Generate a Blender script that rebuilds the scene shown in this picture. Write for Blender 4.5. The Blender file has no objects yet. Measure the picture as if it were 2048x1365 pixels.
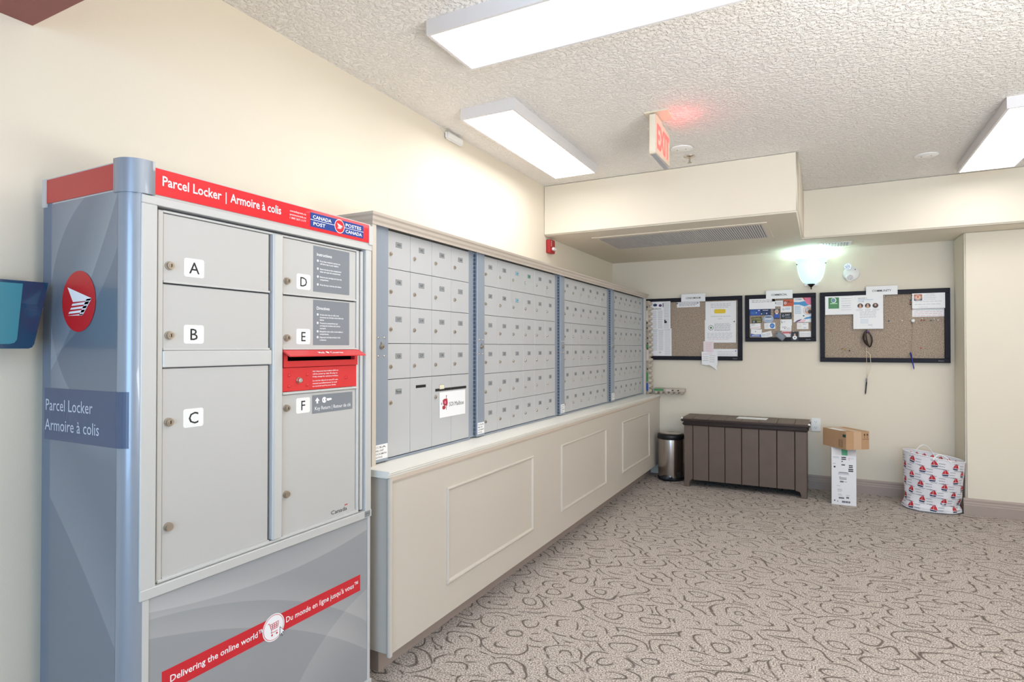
import bpy, bmesh, math, random
from mathutils import Vector, Matrix
random.seed(7)
S = bpy.context.scene
COL = S.collection
PI = math.pi

# ------------------------------------------------------------------ camera, world, exposure
CAM_X, CAM_H = 1.8305, 1.2
cd = bpy.data.cameras.new('camera'); cam = bpy.data.objects.new('camera', cd); COL.objects.link(cam)
cd.sensor_width = 36.0; cd.lens = 1183.0 / 2048.0 * 36.0; cd.clip_start = 0.02; cd.clip_end = 60
cam.location = (CAM_X, 0, CAM_H)
cam.rotation_euler = (math.radians(90 + 0.575), 0, math.radians(27.66))
S.camera = cam
w = bpy.data.worlds.new('world'); S.world = w; w.use_nodes = True
bg = w.node_tree.nodes['Background']; bg.inputs[0].default_value = (0.55, 0.72, 1.0, 1); bg.inputs[1].default_value = 1.4
S.view_settings.view_transform = 'Standard'; S.view_settings.look = 'None'
S.view_settings.gamma = 1.0; S.view_settings.use_curve_mapping = False
S.view_settings.exposure = 0.38
CEIL_E = 7.0        # strength of the ceiling panels
SCONCE_W = 4.5
def area(name, loc, rot, sx, sy, power, col):
    l = bpy.data.lights.new(name, 'AREA'); l.shape = 'RECTANGLE'; l.size = sx; l.size_y = sy; l.energy = power; l.color = col
    o = bpy.data.objects.new(name, l); COL.objects.link(o); o.location = loc; o.rotation_euler = rot
    return o
# daylight through the entrance window behind the camera (stands in the window opening, faces +y)
area('daylight_window', (2.35, -2.62, 1.25), (math.radians(90), 0, 0), 1.9, 2.1, 62, (0.40, 0.68, 1.0))
# added soft fill lamp, unseen right of the camera, brightens ceiling and room
area('ceiling_fill_up', (3.3, .7, .9), (math.radians(168), 0, math.radians(10)), 1.4, 1.4, 82, (1.0, 0.985, 0.96))

# ------------------------------------------------------------------ helpers
def lin(c):
    c = c / 255.0
    return c / 12.92 if c <= 0.04045 else ((c + 0.055) / 1.055) ** 2.4
def rgb(c): return (lin(c[0]), lin(c[1]), lin(c[2]), 1)
MATS = {}
def mat(name, c, rough=0.5, metal=0.0, emis=None, vary=None, bump=None, alpha=None, trans=0.0, coat=0.0, spec=0.5, aniso=0):
    if name in MATS: return MATS[name]
    m = bpy.data.materials.new(name); m.use_nodes = True; MATS[name] = m
    nt = m.node_tree; b = nt.nodes['Principled BSDF']
    b.inputs['Base Color'].default_value = rgb(c); b.inputs['Roughness'].default_value = rough
    b.inputs['Metallic'].default_value = metal; b.inputs['Specular IOR Level'].default_value = spec
    b.inputs['Transmission Weight'].default_value = trans; b.inputs['Coat Weight'].default_value = coat
    if alpha is not None: b.inputs['Alpha'].default_value = alpha
    if emis: b.inputs['Emission Color'].default_value = rgb(emis[0]); b.inputs['Emission Strength'].default_value = emis[1]
    if vary:
        sc, amt = vary
        tc = nt.nodes.new('ShaderNodeTexCoord'); n = nt.nodes.new('ShaderNodeTexNoise'); n.inputs['Scale'].default_value = sc; n.inputs['Detail'].default_value = 3
        mx = nt.nodes.new('ShaderNodeMix'); mx.data_type = 'RGBA'
        a = [max(0, v * (1 - amt)) for v in rgb(c)[:3]]; d = [min(1, v * (1 + amt)) for v in rgb(c)[:3]]
        mx.inputs[6].default_value = (*a, 1); mx.inputs[7].default_value = (*d, 1)
        nt.links.new(tc.outputs['Object'], n.inputs['Vector']); nt.links.new(n.outputs[0], mx.inputs[0]); nt.links.new(mx.outputs[2], b.inputs['Base Color'])
    if bump:
        sc, st, dist = bump
        tc = nt.nodes.new('ShaderNodeTexCoord'); n = nt.nodes.new('ShaderNodeTexNoise'); n.inputs['Scale'].default_value = sc; n.inputs['Detail'].default_value = 2
        bp = nt.nodes.new('ShaderNodeBump'); bp.inputs['Strength'].default_value = st; bp.inputs['Distance'].default_value = dist
        nt.links.new(tc.outputs['Object'], n.inputs['Vector']); nt.links.new(n.outputs[0], bp.inputs['Height']); nt.links.new(bp.outputs[0], b.inputs['Normal'])
    return m

_txt = {}
def text_mesh(s, bold=0.0):
    k = (s, bold)
    if k not in _txt:
        c = bpy.data.curves.new('t', 'FONT'); c.body = s; c.size = 1.0; c.resolution_u = 2; c.offset = bold
        o = bpy.data.objects.new('t', c)
        me = o.to_mesh()
        v = [tuple(p.co) for p in me.vertices]; f = [tuple(p.vertices) for p in me.polygons]
        o.to_mesh_clear(); bpy.data.objects.remove(o); bpy.data.curves.remove(c)
        xs = [p[0] for p in v] or [0, 1]
        _txt[k] = (v, f, min(xs), max(xs))
    return _txt[k]
CAP = 0.70   # cap height of the built-in font at size 1

class MB:
    """mesh builder in world coordinates"""
    def __init__(s): s.v = []; s.f = []; s.m = []; s.smooth = []
    def add(s, vs, fs, m=0, sm=False):
        n = len(s.v); s.v += [tuple(p) for p in vs]
        for f in fs: s.f.append([i + n for i in f]); s.m.append(m); s.smooth.append(sm)
        return s
    def box(s, x0, x1, y0, y1, z0, z1, m=0):
        vs = [(x, y, z) for x in (x0, x1) for y in (y0, y1) for z in (z0, z1)]
        return s.add(vs, [(0, 1, 3, 2), (4, 6, 7, 5), (0, 4, 5, 1), (2, 3, 7, 6), (0, 2, 6, 4), (1, 5, 7, 3)], m)
    def prism(s, poly, a0, a1, ax, m=0, sm=False):
        """poly: 2D points in the two other axes (order of xyz), extruded along axis ax"""
        n = len(poly)
        def P(p, a):
            q = list(p); q.insert(ax, a); return q
        vs = [P(p, a0) for p in poly] + [P(p, a1) for p in poly]
        s.add(vs, [(i, (i + 1) % n, n + (i + 1) % n, n + i) for i in range(n)], m, sm)
        s.add(vs, [tuple(range(n))[::-1], tuple(range(n, 2 * n))], m)
        return s
    def cyl(s, c, d, r, L, n=16, m=0, r2=None, cap=True):
        """cylinder from point c along direction d"""
        c = Vector(c); d = Vector(d).normalized(); r2 = r if r2 is None else r2
        u = d.orthogonal().normalized(); v = d.cross(u)
        a = [c + (u * math.cos(t) + v * math.sin(t)) * r for t in [2 * PI * i / n for i in range(n)]]
        b = [c + d * L + (u * math.cos(t) + v * math.sin(t)) * r2 for t in [2 * PI * i / n for i in range(n)]]
        s.add(a + b, [(i, (i + 1) % n, n + (i + 1) % n, n + i) for i in range(n)], m, True)
        if cap: s.add(a + b, [tuple(range(n))[::-1], tuple(range(n, 2 * n))], m)
        return s
    def lathe(s, c, prof, n=32, m=0, a0=0, a1=2 * PI, ax=(0, 0, 1), u0=(1, 0, 0), squash=1.0):
        c = Vector(c); d = Vector(ax); u = Vector(u0); v = d.cross(u); full = abs(a1 - a0 - 2 * PI) < 1e-6
        k = n if full else n + 1; vs = []
        for r, h in prof:
            for i in range(k):
                t = a0 + (a1 - a0) * i / n
                vs.append(c + d * h + u * (r * math.cos(t)) + v * (r * math.sin(t) * squash))
        fs = []
        for j in range(len(prof) - 1):
            for i in range(n):
                i2 = (i + 1) % k
                fs.append((j * k + i, j * k + i2, (j + 1) * k + i2, (j + 1) * k + i))
        return s.add(vs, fs, m, True)
    def tube(s, pts, r, n=8, m=0, rr=None):
        pts = [Vector(p) for p in pts]; vs = []
        for i, p in enumerate(pts):
            d = (pts[min(i + 1, len(pts) - 1)] - pts[max(i - 1, 0)]).normalized()
            u = d.cross(Vector((0.13, 0.97, 0.2))).normalized(); v = d.cross(u)
            q = rr[i] if rr else r
            vs += [p + (u * math.cos(2 * PI * k / n) + v * math.sin(2 * PI * k / n)) * q for k in range(n)]
        fs = [(j * n + i, j * n + (i + 1) % n, (j + 1) * n + (i + 1) % n, (j + 1) * n + i) for j in range(len(pts) - 1) for i in range(n)]
        fs += [tuple(range(n))[::-1], tuple((len(pts) - 1) * n + i for i in range(n))]
        return s.add(vs, fs, m, True)
    def flat(s, poly, fr, m=0):
        """poly of (u,v) on frame fr=(origin,U,V)"""
        o, U, V = fr
        return s.add([o + U * a + V * b for a, b in poly], [tuple(range(len(poly)))], m)
    def disc(s, c, r, fr, m=0, n=24, r2=None):
        r2 = r if r2 is None else r2
        return s.flat([(c[0] + r * math.cos(2 * PI * i / n), c[1] + r2 * math.sin(2 * PI * i / n)) for i in range(n)], fr, m)
    def text(s, t, fr, u, v, h, w=None, m=0, align='l', bold=0.0):
        """h cap height; w total width (squeezes)"""
        vs, fs, a, b = text_mesh(t, bold)
        k = h / CAP; kx = k if w is None else w / max(1e-6, (b - a)); o, U, V = fr
        W = (b - a) * kx; off = {'l': 0, 'c': -W / 2, 'r': -W}[align]
        return s.add([o + U * (u + off + (p[0] - a) * kx) + V * (v + p[1] * k) for p in vs], fs, m)
    def build(s, name, mats, parent=None, root=(0, 0, 0), bevel=0, seg=2, loc=None, smooth_all=False):
        if not isinstance(mats, (list, tuple)): mats = [mats]
        me = bpy.data.meshes.new(name); r = Vector(root)
        me.from_pydata([tuple(Vector(p) - r) for p in s.v], [], s.f)
        for q in mats: me.materials.append(q)
        me.polygons.foreach_set('material_index', s.m)
        me.polygons.foreach_set('use_smooth', [True] * len(s.f) if smooth_all else s.smooth)
        if bevel:
            b = bmesh.new(); b.from_mesh(me)
            bmesh.ops.remove_doubles(b, verts=b.verts, dist=1e-6)
            bmesh.ops.bevel(b, geom=[e for e in b.edges if e.is_manifold and e.calc_face_angle(0) > 0.6], offset=bevel, segments=seg, affect='EDGES', clamp_overlap=True)
            b.to_mesh(me); b.free()
            me.polygons.foreach_set('use_smooth', [seg > 1] * len(me.polygons))
        me.update()
        o = bpy.data.objects.new(name, me); COL.objects.link(o)
        if bevel and seg > 1:
            wn_ = o.modifiers.new('weighted', 'WEIGHTED_NORMAL'); wn_.mode = 'FACE_AREA'; wn_.weight = 100
        if parent is not None: o.parent = parent
        if loc is not None: o.location = loc
        return o
def tag(o, label=None, cat=None, group=None, kind=None):
    if label: o['label'] = label
    if cat: o['category'] = cat
    if group: o['group'] = group
    if kind: o['kind'] = kind
    return o
class Thing:
    def __init__(s, name, label, cat, loc, group=None):
        s.loc = Vector(loc); s.o = bpy.data.objects.new(name, None); COL.objects.link(s.o); s.o.location = loc
        s.o.empty_display_size = 0.05; tag(s.o, label, cat, group)
    def part(s, name, mb, mats, parent=None, label=None, **k):
        o = mb.build(name, mats, parent or s.o, s.loc, **k)
        if label: o['label'] = label
        return o
def solo(name, mb, mats, label, cat, loc, group=None, **k):
    o = mb.build(name, mats, None, loc, **k); o.location = loc; return tag(o, label, cat, group)
def struct(name, mb, mats, **k):
    return tag(mb.build(name, mats, **k), kind='structure')
def FX(x, y=0, z=0): return (Vector((x, y, z)), Vector((0, 1, 0)), Vector((0, 0, 1)))       # frame on a plane x=const facing +x: u=y, v=z
def FY(y, x=0, z=0): return (Vector((x, y, z)), Vector((1, 0, 0)), Vector((0, 0, 1)))       # frame on a plane y=const facing -y: u=x, v=z

# ------------------------------------------------------------------ materials
M_wall = mat('wall_paint', (229, 220, 203), 0.75, bump=(260, 0.12, 0.002), vary=(1.2, 0.02))
M_bulk = mat('bulkhead_paint', (229, 220, 203), 0.75, bump=(260, 0.12, 0.002))
M_maroon = mat('maroon_paint', (146, 92, 86), 0.7, bump=(200, 0.15, 0.002))
M_cream = mat('cream_lacquer', (206, 198, 187), 0.45, bump=(180, 0.05, 0.001))
M_creamtop = mat('cream_counter', (240, 238, 230), 0.35)
M_trim = mat('taupe_trim', (168, 153, 145), 0.45)
M_dark = mat('dark_void', (22, 22, 24), 0.8)
M_alu = mat('mailbox_aluminium', (192, 193, 195), 0.48, 0.12, bump=(500, 0.08, 0.0006))
M_aluframe = mat('mailbox_frame_blue_grey', (148, 158, 172), 0.4, 0.2)
M_chrome = mat('lock_nickel', (200, 190, 178), 0.25, 0.95)
M_chrome2 = mat('satin_nickel', (186, 176, 164), 0.35, 0.9)
M_black = mat('black_plastic', (24, 24, 27), 0.45)
M_ink = mat('black_ink', (30, 30, 32), 0.6)
M_grey_ink = mat('grey_ink', (120, 120, 128), 0.7)
M_light_ink = mat('pale_grey_ink', (172, 172, 180), 0.7)
M_plate = mat('number_label_grey', (150, 153, 156), 0.5)
M_plate_edge = mat('number_label_edge', (92, 94, 98), 0.5)
M_white = mat('white_plastic', (240, 240, 238), 0.35)
M_paper = mat('white_paper', (240, 240, 242), 0.7)
M_powder = mat('grey_powder_coat', (194, 193, 191), 0.36, 0.05, bump=(420, 0.10, 0.0008))
M_powder2 = mat('grey_frame_paint', (200, 200, 198), 0.35, 0.05)
M_gap = mat('shadow_gap_grey', (70, 72, 78), 0.6)
M_post = mat('blue_grey_metallic', (146, 155, 168), 0.3, 0.25, coat=0.4)
M_red = mat('post_red', (222, 18, 34), 0.3, coat=0.3)
M_red2 = mat('mail_slot_red', (214, 54, 56), 0.35, bump=(300, 0.05, 0.0005))
M_blue = mat('logo_blue', (24, 62, 140), 0.35)
M_wht = mat('print_white', (245, 245, 248), 0.45)
M_labgrey = mat('instruction_grey', (128, 133, 140), 0.4)
M_slate = mat('slate_band', (78, 92, 120), 0.35)
M_pale = mat('pale_lettering', (205, 212, 226), 0.4)
M_orange = mat('tan_orange', (205, 95, 60), 0.6)
M_green = mat('logo_green', (74, 136, 84), 0.6)
M_navy = mat('navy_ink', (34, 52, 96), 0.6)
M_cobalt = mat('cobalt_print', (44, 84, 170), 0.5)
M_sky = mat('sky_blue_print', (70, 150, 205), 0.5)
M_pink = mat('pink_print', (228, 120, 150), 0.5)
M_redink = mat('red_ink', (200, 60, 66), 0.6)
M_yellow = mat('highlight_yellow', (232, 200, 50), 0.6)
M_gold = mat('gold_pin', (196, 160, 60), 0.3, 0.7)
M_skin = mat('photo_skin_tone', (205, 165, 145), 0.6)
M_teal = mat('teal_pin', (30, 110, 130), 0.4)
M_purple = mat('plum_print', (90, 60, 110), 0.5)
M_brownprint = mat('dark_brown_print', (70, 48, 44), 0.5)
M_silver = mat('silver_card', (150, 155, 165), 0.35, 0.5)
M_warm = mat('pale_yellow_paper', (240, 228, 140), 0.7)

def carpet_mat():
    m = bpy.data.materials.new('patterned_carpet'); m.use_nodes = True; nt = m.node_tree; b = nt.nodes['Principled BSDF']
    N = lambda t: nt.nodes.new(t); Lk = nt.links.new
    def math_(op, a, c=None, cl=False):
        n = N('ShaderNodeMath'); n.operation = op; n.use_clamp = cl
        for i, q in enumerate((a, c)):
            if q is None: continue
            if isinstance(q, (int, float)): n.inputs[i].default_value = q
            else: Lk(q, n.inputs[i])
        return n.outputs[0]
    tc = N('ShaderNodeTexCoord'); mp = N('ShaderNodeMapping'); mp.inputs['Rotation'].default_value = (0, 0, math.radians(-28)); mp.inputs['Scale'].default_value = (1.0, 1.35, 1)
    Lk(tc.outputs['Object'], mp.inputs[0])
    # warp the coordinates so the rings wander
    nz = N('ShaderNodeTexNoise'); nz.inputs['Scale'].default_value = 5.0; nz.inputs['Detail'].default_value = 1.0; Lk(mp.outputs[0], nz.inputs[0])
    sub = N('ShaderNodeVectorMath'); sub.operation = 'SUBTRACT'; Lk(nz.outputs['Color'], sub.inputs[0]); sub.inputs[1].default_value = (0.5, 0.5, 0.5)
    scl = N('ShaderNodeVectorMath'); scl.operation = 'SCALE'; Lk(sub.outputs[0], scl.inputs[0]); scl.inputs['Scale'].default_value = 0.12
    ad = N('ShaderNodeVectorMath'); ad.operation = 'ADD'; Lk(mp.outputs[0], ad.inputs[0]); Lk(scl.outputs[0], ad.inputs[1])
    vo = N('ShaderNodeTexVoronoi'); vo.voronoi_dimensions = '2D'; vo.distance = 'MINKOWSKI'; vo.inputs['Exponent'].default_value = 2.6; vo.inputs['Scale'].default_value = 5.4; vo.inputs['Randomness'].default_value = 0.9
    Lk(ad.outputs[0], vo.inputs['Vector'])
    vo2 = N('ShaderNodeTexVoronoi'); vo2.voronoi_dimensions = '2D'; vo2.feature = 'DISTANCE_TO_EDGE'; vo2.inputs['Scale'].default_value = 3.3; vo2.inputs['Randomness'].default_value = 0.9
    Lk(ad.outputs[0], vo2.inputs['Vector'])
    d = vo.outputs['Distance']; rc = N('ShaderNodeSeparateColor'); Lk(vo.outputs['Color'], rc.inputs[0])
    sp = N('ShaderNodeTexNoise'); sp.inputs['Scale'].default_value = 170.0; sp.inputs['Detail'].default_value = 3.0; sp.inputs['Roughness'].default_value = 0.7; Lk(tc.outputs['Object'], sp.inputs[0])
    # rings at constant distance from the cell edges, broken by noise
    fr = math_('FRACT', math_('ADD', math_('MULTIPLY', d, 3.6), math_('MULTIPLY', rc.outputs[0], 0.5)))
    tri = math_('ABSOLUTE', math_('SUBTRACT', fr, 0.5))
    ring = math_('MULTIPLY', math_('SUBTRACT', math_('ADD', tri, math_('MULTIPLY', math_('SUBTRACT', sp.outputs[0], 0.5), 0.25)), 0.375), 11.0, True)
    n2 = N('ShaderNodeTexNoise'); n2.inputs['Scale'].default_value = 9.0; Lk(mp.outputs[0], n2.inputs[0])
    brk = math_('MULTIPLY', math_('SUBTRACT', n2.outputs[0], 0.39), 10.0, True)
    line = math_('MULTIPLY', ring, brk)
    # tuft speckle
    spk = math_('MULTIPLY', math_('SUBTRACT', sp.outputs[0], 0.40), 5.0, True)
    base = N('ShaderNodeMix'); base.data_type = 'RGBA'; base.inputs[6].default_value = rgb((120, 108, 102)); base.inputs[7].default_value = rgb((222, 213, 205)); Lk(spk, base.inputs[0])
    dk = N('ShaderNodeMix'); dk.data_type = 'RGBA'; dk.inputs[6].default_value = rgb((56, 49, 46)); dk.inputs[7].default_value = rgb((104, 93, 86)); Lk(spk, dk.inputs[0])
    mx = N('ShaderNodeMix'); mx.data_type = 'RGBA'; Lk(math_('MULTIPLY', line, 0.85), mx.inputs[0]); Lk(base.outputs[2], mx.inputs[6]); Lk(dk.outputs[2], mx.inputs[7])
    Lk(mx.outputs[2], b.inputs['Base Color']); b.inputs['Roughness'].default_value = 0.95; b.inputs['Specular IOR Level'].default_value = 0.1
    bp = N('ShaderNodeBump'); bp.inputs['Strength'].default_value = 0.6; bp.inputs['Distance'].default_value = 0.004
    hgt = math_('SUBTRACT', sp.outputs[0], math_('MULTIPLY', line, 0.35)); Lk(hgt, bp.inputs['Height']); Lk(bp.outputs[0], b.inputs['Normal'])
    return m
M_carpet = carpet_mat()

def ceiling_mat():
    m = bpy.data.materials.new('textured_ceiling'); m.use_nodes = True; nt = m.node_tree; b = nt.nodes['Principled BSDF']
    b.inputs['Base Color'].default_value = rgb((242, 239, 234)); b.inputs['Roughness'].default_value = 0.85
    tc = nt.nodes.new('ShaderNodeTexCoord')
    n = nt.nodes.new('ShaderNodeTexNoise'); n.inputs['Scale'].default_value = 62; n.inputs['Detail'].default_value = 3; n.inputs['Roughness'].default_value = 0.6
    r = nt.nodes.new('ShaderNodeValToRGB'); r.color_ramp.elements[0].position = 0.42; r.color_ramp.elements[1].position = 0.60
    bp = nt.nodes.new('ShaderNodeBump'); bp.inputs['Strength'].default_value = 0.85; bp.inputs['Distance'].default_value = 0.006
    nt.links.new(tc.outputs['Object'], n.inputs[0]); nt.links.new(n.outputs[0], r.inputs[0]); nt.links.new(r.outputs[0], bp.inputs['Height']); nt.links.new(bp.outputs[0], b.inputs['Normal'])
    return m
M_ceil = ceiling_mat()

def arc_mat(name, base, hi, ax_u, arcs, rough=0.3, metal=0.2, coat=0.4):
    """printed swooshes: arcs of (cu,cv,r,side,width,strength) in object coordinates (u along ax_u, v=z)"""
    m = bpy.data.materials.new(name); m.use_nodes = True; nt = m.node_tree; b = nt.nodes['Principled BSDF']; Lk = nt.links.new
    b.inputs['Roughness'].default_value = rough; b.inputs['Metallic'].default_value = metal; b.inputs['Coat Weight'].default_value = coat
    tc = nt.nodes.new('ShaderNodeTexCoord'); sx = nt.nodes.new('ShaderNodeSeparateXYZ'); Lk(tc.outputs['Object'], sx.inputs[0])
    u = sx.outputs[ax_u]; v = sx.outputs[2]
    def mt(op, a, c=None, cl=False):
        n = nt.nodes.new('ShaderNodeMath'); n.operation = op; n.use_clamp = cl
        for i, q in enumerate((a, c)):
            if q is None: continue
            if isinstance(q, (int, float)): n.inputs[i].default_value = q
            else: Lk(q, n.inputs[i])
        return n.outputs[0]
    tot = None
    for cu, cv, r, side, wd, st in arcs:
        du = mt('SUBTRACT', u, cu); dv = mt('SUBTRACT', v, cv)
        d = mt('SQRT', mt('ADD', mt('MULTIPLY', du, du), mt('MULTIPLY', dv, dv)))
        s_ = mt('MULTIPLY', mt('SUBTRACT', d, r), side)
        edge = mt('MULTIPLY', s_, 400.0, True)                 # crisp on one side
        fade = mt('SUBTRACT', 1.0, mt('DIVIDE', s_, wd), True)  # fading on the other
        k = mt('MULTIPLY', mt('MULTIPLY', edge, fade), st)
        tot = k if tot is None else mt('ADD', tot, k, True)
    mx = nt.nodes.new('ShaderNodeMix'); mx.data_type = 'RGBA'; mx.inputs[6].default_value = rgb(base); mx.inputs[7].default_value = rgb(hi)
    Lk(tot, mx.inputs[0]); Lk(mx.outputs[2], b.inputs['Base Color'])
    return m
def circ3(a, b, c):
    ax, ay = a; bx, by = b; cx, cy = c
    d = 2 * (ax * (by - cy) + bx * (cy - ay) + cx * (ay - by))
    ux = ((ax * ax + ay * ay) * (by - cy) + (bx * bx + by * by) * (cy - ay) + (cx * cx + cy * cy) * (ay - by)) / d
    uy = ((ax * ax + ay * ay) * (cx - bx) + (bx * bx + by * by) * (ax - cx) + (cx * cx + cy * cy) * (bx - ax)) / d
    return ux, uy, math.hypot(ax - ux, ay - uy)

# ------------------------------------------------------------------ room shell
ZC, YW, XR, YN, ZS = 2.3987, 5.635, 4.6, -2.6, 2.024
struct('floor', MB().box(-0.12, XR + .12, YN - .12, YW + .12, -0.06, 0), M_carpet)
struct('ceiling', MB().box(-0.12, XR + .12, YN - .12, YW + .12, ZC, ZC + .08), M_ceil)
struct('wall_left', MB().box(-0.12, 0, YN, YW + .12, 0, ZC), M_wall)
struct('wall_back', MB().box(0, XR, YW, YW + .12, 0, ZC), M_wall)
struct('wall_right', MB().box(XR, XR + .12, YN, YW + .12, 0, ZC), M_wall)
# wall behind the camera with a tall window
WX0, WX1 = 1.4, 3.3
wn = MB(); wn.box(-.12, WX0, YN - .12, YN, 0, ZC); wn.box(WX1, XR, YN - .12, YN, 0, ZC); wn.box(WX0, WX1, YN - .12, YN, 0, .2); wn.box(WX0, WX1, YN - .12, YN, 2.3, ZC)
struct('wall_near', wn, M_wall)
wf = MB()
for a, b_ in ((0, .05), (.93, .98), (1.85, 1.9)): wf.box(WX0 + a, WX0 + b_, YN - .09, YN - .04, .2, 2.3)
wf.box(WX0, WX1, YN - .09, YN - .04, .2, .25); wf.box(WX0, WX1, YN - .09, YN - .04, 2.25, 2.3)
struct('window_1', wf, M_white)
# dropped bulkhead, L-shaped in plan, with rounded corners
bk = MB(); bk.prism([(-.01, 4.0055), (1.7075, 4.0055), (1.7075, 5.036), (XR + .01, 5.036), (XR + .01, YW + .01), (-.01, YW + .01)], ZS, ZC + .01, 2)
struct('bulkhead', bk, M_bulk, bevel=.014, seg=3)
struct('wall_return', MB().box(2.737, XR, 5.285, YW + .01, -.01, ZS + .01), M_bulk, bevel=.014, seg=3)
struct('maroon_bulkhead', MB().box(-.01, 1.1, -1.6, .783, 2.043, ZC + .01), M_maroon)
# baseboards
def base_prof(d):   # profile (depth, z) away from wall
    return [(0, 0), (d, 0), (d, .068), (d - .004, .074), (d - .004, .082), (d - .008, .090), (d - .008, .104), (d - .012, .112), (0, .116)]
b1 = MB(); b1.prism([(YW - a, z) for a, z in base_prof(.018)], .48, 2.737, 0); struct('baseboard_back', b1, M_trim)
b2 = MB(); b2.prism([(5.285 - a, z) for a, z in base_prof(.018)], 2.725, XR, 0); struct('baseboard_right', b2, M_trim)
b3 = MB(); b3.prism([(a, z) for a, z in base_prof(.018)], YN, .76, 1); struct('baseboard_left', b3, M_trim)

# ------------------------------------------------------------------ ceiling lights
M_diff = mat('light_diffuser', (255, 255, 255), 0.5, emis=((255, 253, 252), CEIL_E))
M_lframe = mat('light_frame_white', (222, 220, 222), 0.4)
def ceiling_light(x0, x1, y0, y1, label):
    t = Thing('ceiling_light', label, 'light', ((x0 + x1) / 2, (y0 + y1) / 2, ZC), group='surface mounted ceiling lights')
    z0 = 2.342; e = .012; f = MB()
    f.box(x0, x0 + e, y0, y1, z0, ZC); f.box(x1 - e, x1, y0, y1, z0, ZC); f.box(x0 + e, x1 - e, y0, y0 + e, z0, ZC); f.box(x0 + e, x1 - e, y1 - e, y1, z0, ZC)
    t.part('frame', f, M_lframe)
    d = MB().box(x0 + e, x1 - e, y0 + e, y1 - e, z0 + .003, z0 + .009); t.part('diffuser', d, M_diff)
    return t
ceiling_light(.552, 1.772, 1.763, 2.075, 'long flat white ceiling light nearest the camera, cut by the photo top')
ceiling_light(.223, .527, 2.507, 3.69, 'flat white ceiling light above the mailboxes, beside the exit sign')
ceiling_light(2.62, 2.924, 3.60, 4.79, 'flat white ceiling light at the right edge, in front of the right bulkhead')
ceiling_light(3.5, 3.8, 1.5, 2.7, 'added flat white fill panel on the ceiling, unseen, right of the camera')  # extra panel added out of view to fill the room from the right

# ------------------------------------------------------------------ parcel locker
LX, LY = 0.43, 0.785
LK = Thing('parcel_locker', 'tall grey parcel locker with red header and lettered doors', 'parcel locker', (.25, 1.19, 0))
LK.part('body', MB().box(.075, .405, .80, 1.598, .0, 1.60), M_powder)
# side panel with printed swooshes
def oarc(p3, root, side, wd, st):
    q = [(a - root[0], b - root[1]) for a, b in p3]; c = circ3(*q); return (c[0], c[1], c[2], side, wd, st)
rs = (.25, 0)
side_arcs = [oarc([(0.1070,0.8140), (0.3080,0.6030), (0.4220,0.4620)], rs, 1, .16, .45),
             oarc([(0.1990,1.5250), (0.1400,1.4560), (0.1050,1.3700)], rs, 1, .10, .5),
             oarc([(0.3910,1.5570), (0.3290,1.4400), (0.2550,1.3250)], rs, -1, .09, .55),
             oarc([(0.4000,1.4460), (0.2560,1.2650), (0.0960,1.1670)], rs, -1, .10, .35)]
LK.part('side_panel', MB().box(.10, .390, LY, .80, .0, 1.562), arc_mat('locker_side_print', (112, 124, 140), (156, 166, 178), 0, side_arcs))
LK.part('rear_flange', MB().box(.06, .10, LY, .80, 0, 1.565), mat('flange_grey_blue', (104, 118, 138), .4))
r_ = .042
post = [(.388, LY)] + [(.388 + r_ * math.sin(t), LY + r_ - r_ * math.cos(t)) for t in [PI / 2 * i / 12 for i in range(1, 13)]] + [(.40, .83), (.388, .80)]
LK.part('corner_post', MB().prism(post, 0, 1.565, 2, 0, True), M_post)
# header
hd = MB(); hd.box(.075, .388, LY + .001, .80, 1.560, 1.630); hd.box(.40, LX + .002, .84, 1.600, 1.556, 1.628); hd.box(.08, .41, .80, 1.598, 1.60, 1.626)
LK.part('header_frame', hd, M_powder2)
LK.part('side_band', MB().box(.079, .383, LY - .002, LY + .001, 1.566, 1.626), mat('faded_red', (196, 62, 58), .4), label='plain faded red band on the side of the header')
cap = [(.378, LY - .004), (.392, LY - .004)] + [(.392 + .046 * math.sin(t), LY - .004 + .046 - .046 * math.cos(t)) for t in [PI / 2 * i / 12 for i in range(1, 13)]] + [(.438, .843), (.40, .843), (.378, .80)]
LK.part('corner_cap', MB().prism(cap, 1.558, 1.637, 2, 0, True), M_post)
LK.part('end_cap', MB().box(.060, .079, LY - .004, .80, 1.556, 1.629), M_powder2)
LK.part('end_cap', MB().box(.40, .438, 1.588, 1.608, 1.556, 1.622), M_powder2)
hb = LK.part('header_sign', MB().box(.43, .4355, .843, 1.588, 1.562, 1.6245), M_red, label='red header sign with white bilingual lettering')
F = FX(.4362)
t_ = MB()
ya, za = (0.8570,1.5940); yb, zb = (1.2280,1.5890)
t_.text('Parcel Locker', F, .861, 1.586, .0235, .157, 0, bold=.014)
t_.text('|', F, 1.030, 1.586, .0235, None, 0)
t_.text('Armoire \u00e0 colis', F, 1.044, 1.586, .0235, .167, 0, bold=.014)
for i, s in enumerate(('canadapost.ca', 'postescanada.ca', '1 800 267-1177')): t_.text(s, F, 1.243, 1.602 - i * .0105, .0058, .062, 0)
LK.part('lettering', t_, M_wht, hb)
lg = MB(); lg.box(.4355, .4364, 1.322, 1.560, 1.572, 1.616, 0)
F2 = FX(.4368)
lg.flat([(1.322, 1.5932), (1.560, 1.5932), (1.560, 1.5948), (1.322, 1.5948)], F2, 1)
F3 = FX(.4372); lg.disc((1.446, 1.594), .0225, FX(.4370), 1, 28); lg.disc((1.446, 1.594), .0205, F3, 2, 28)
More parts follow.
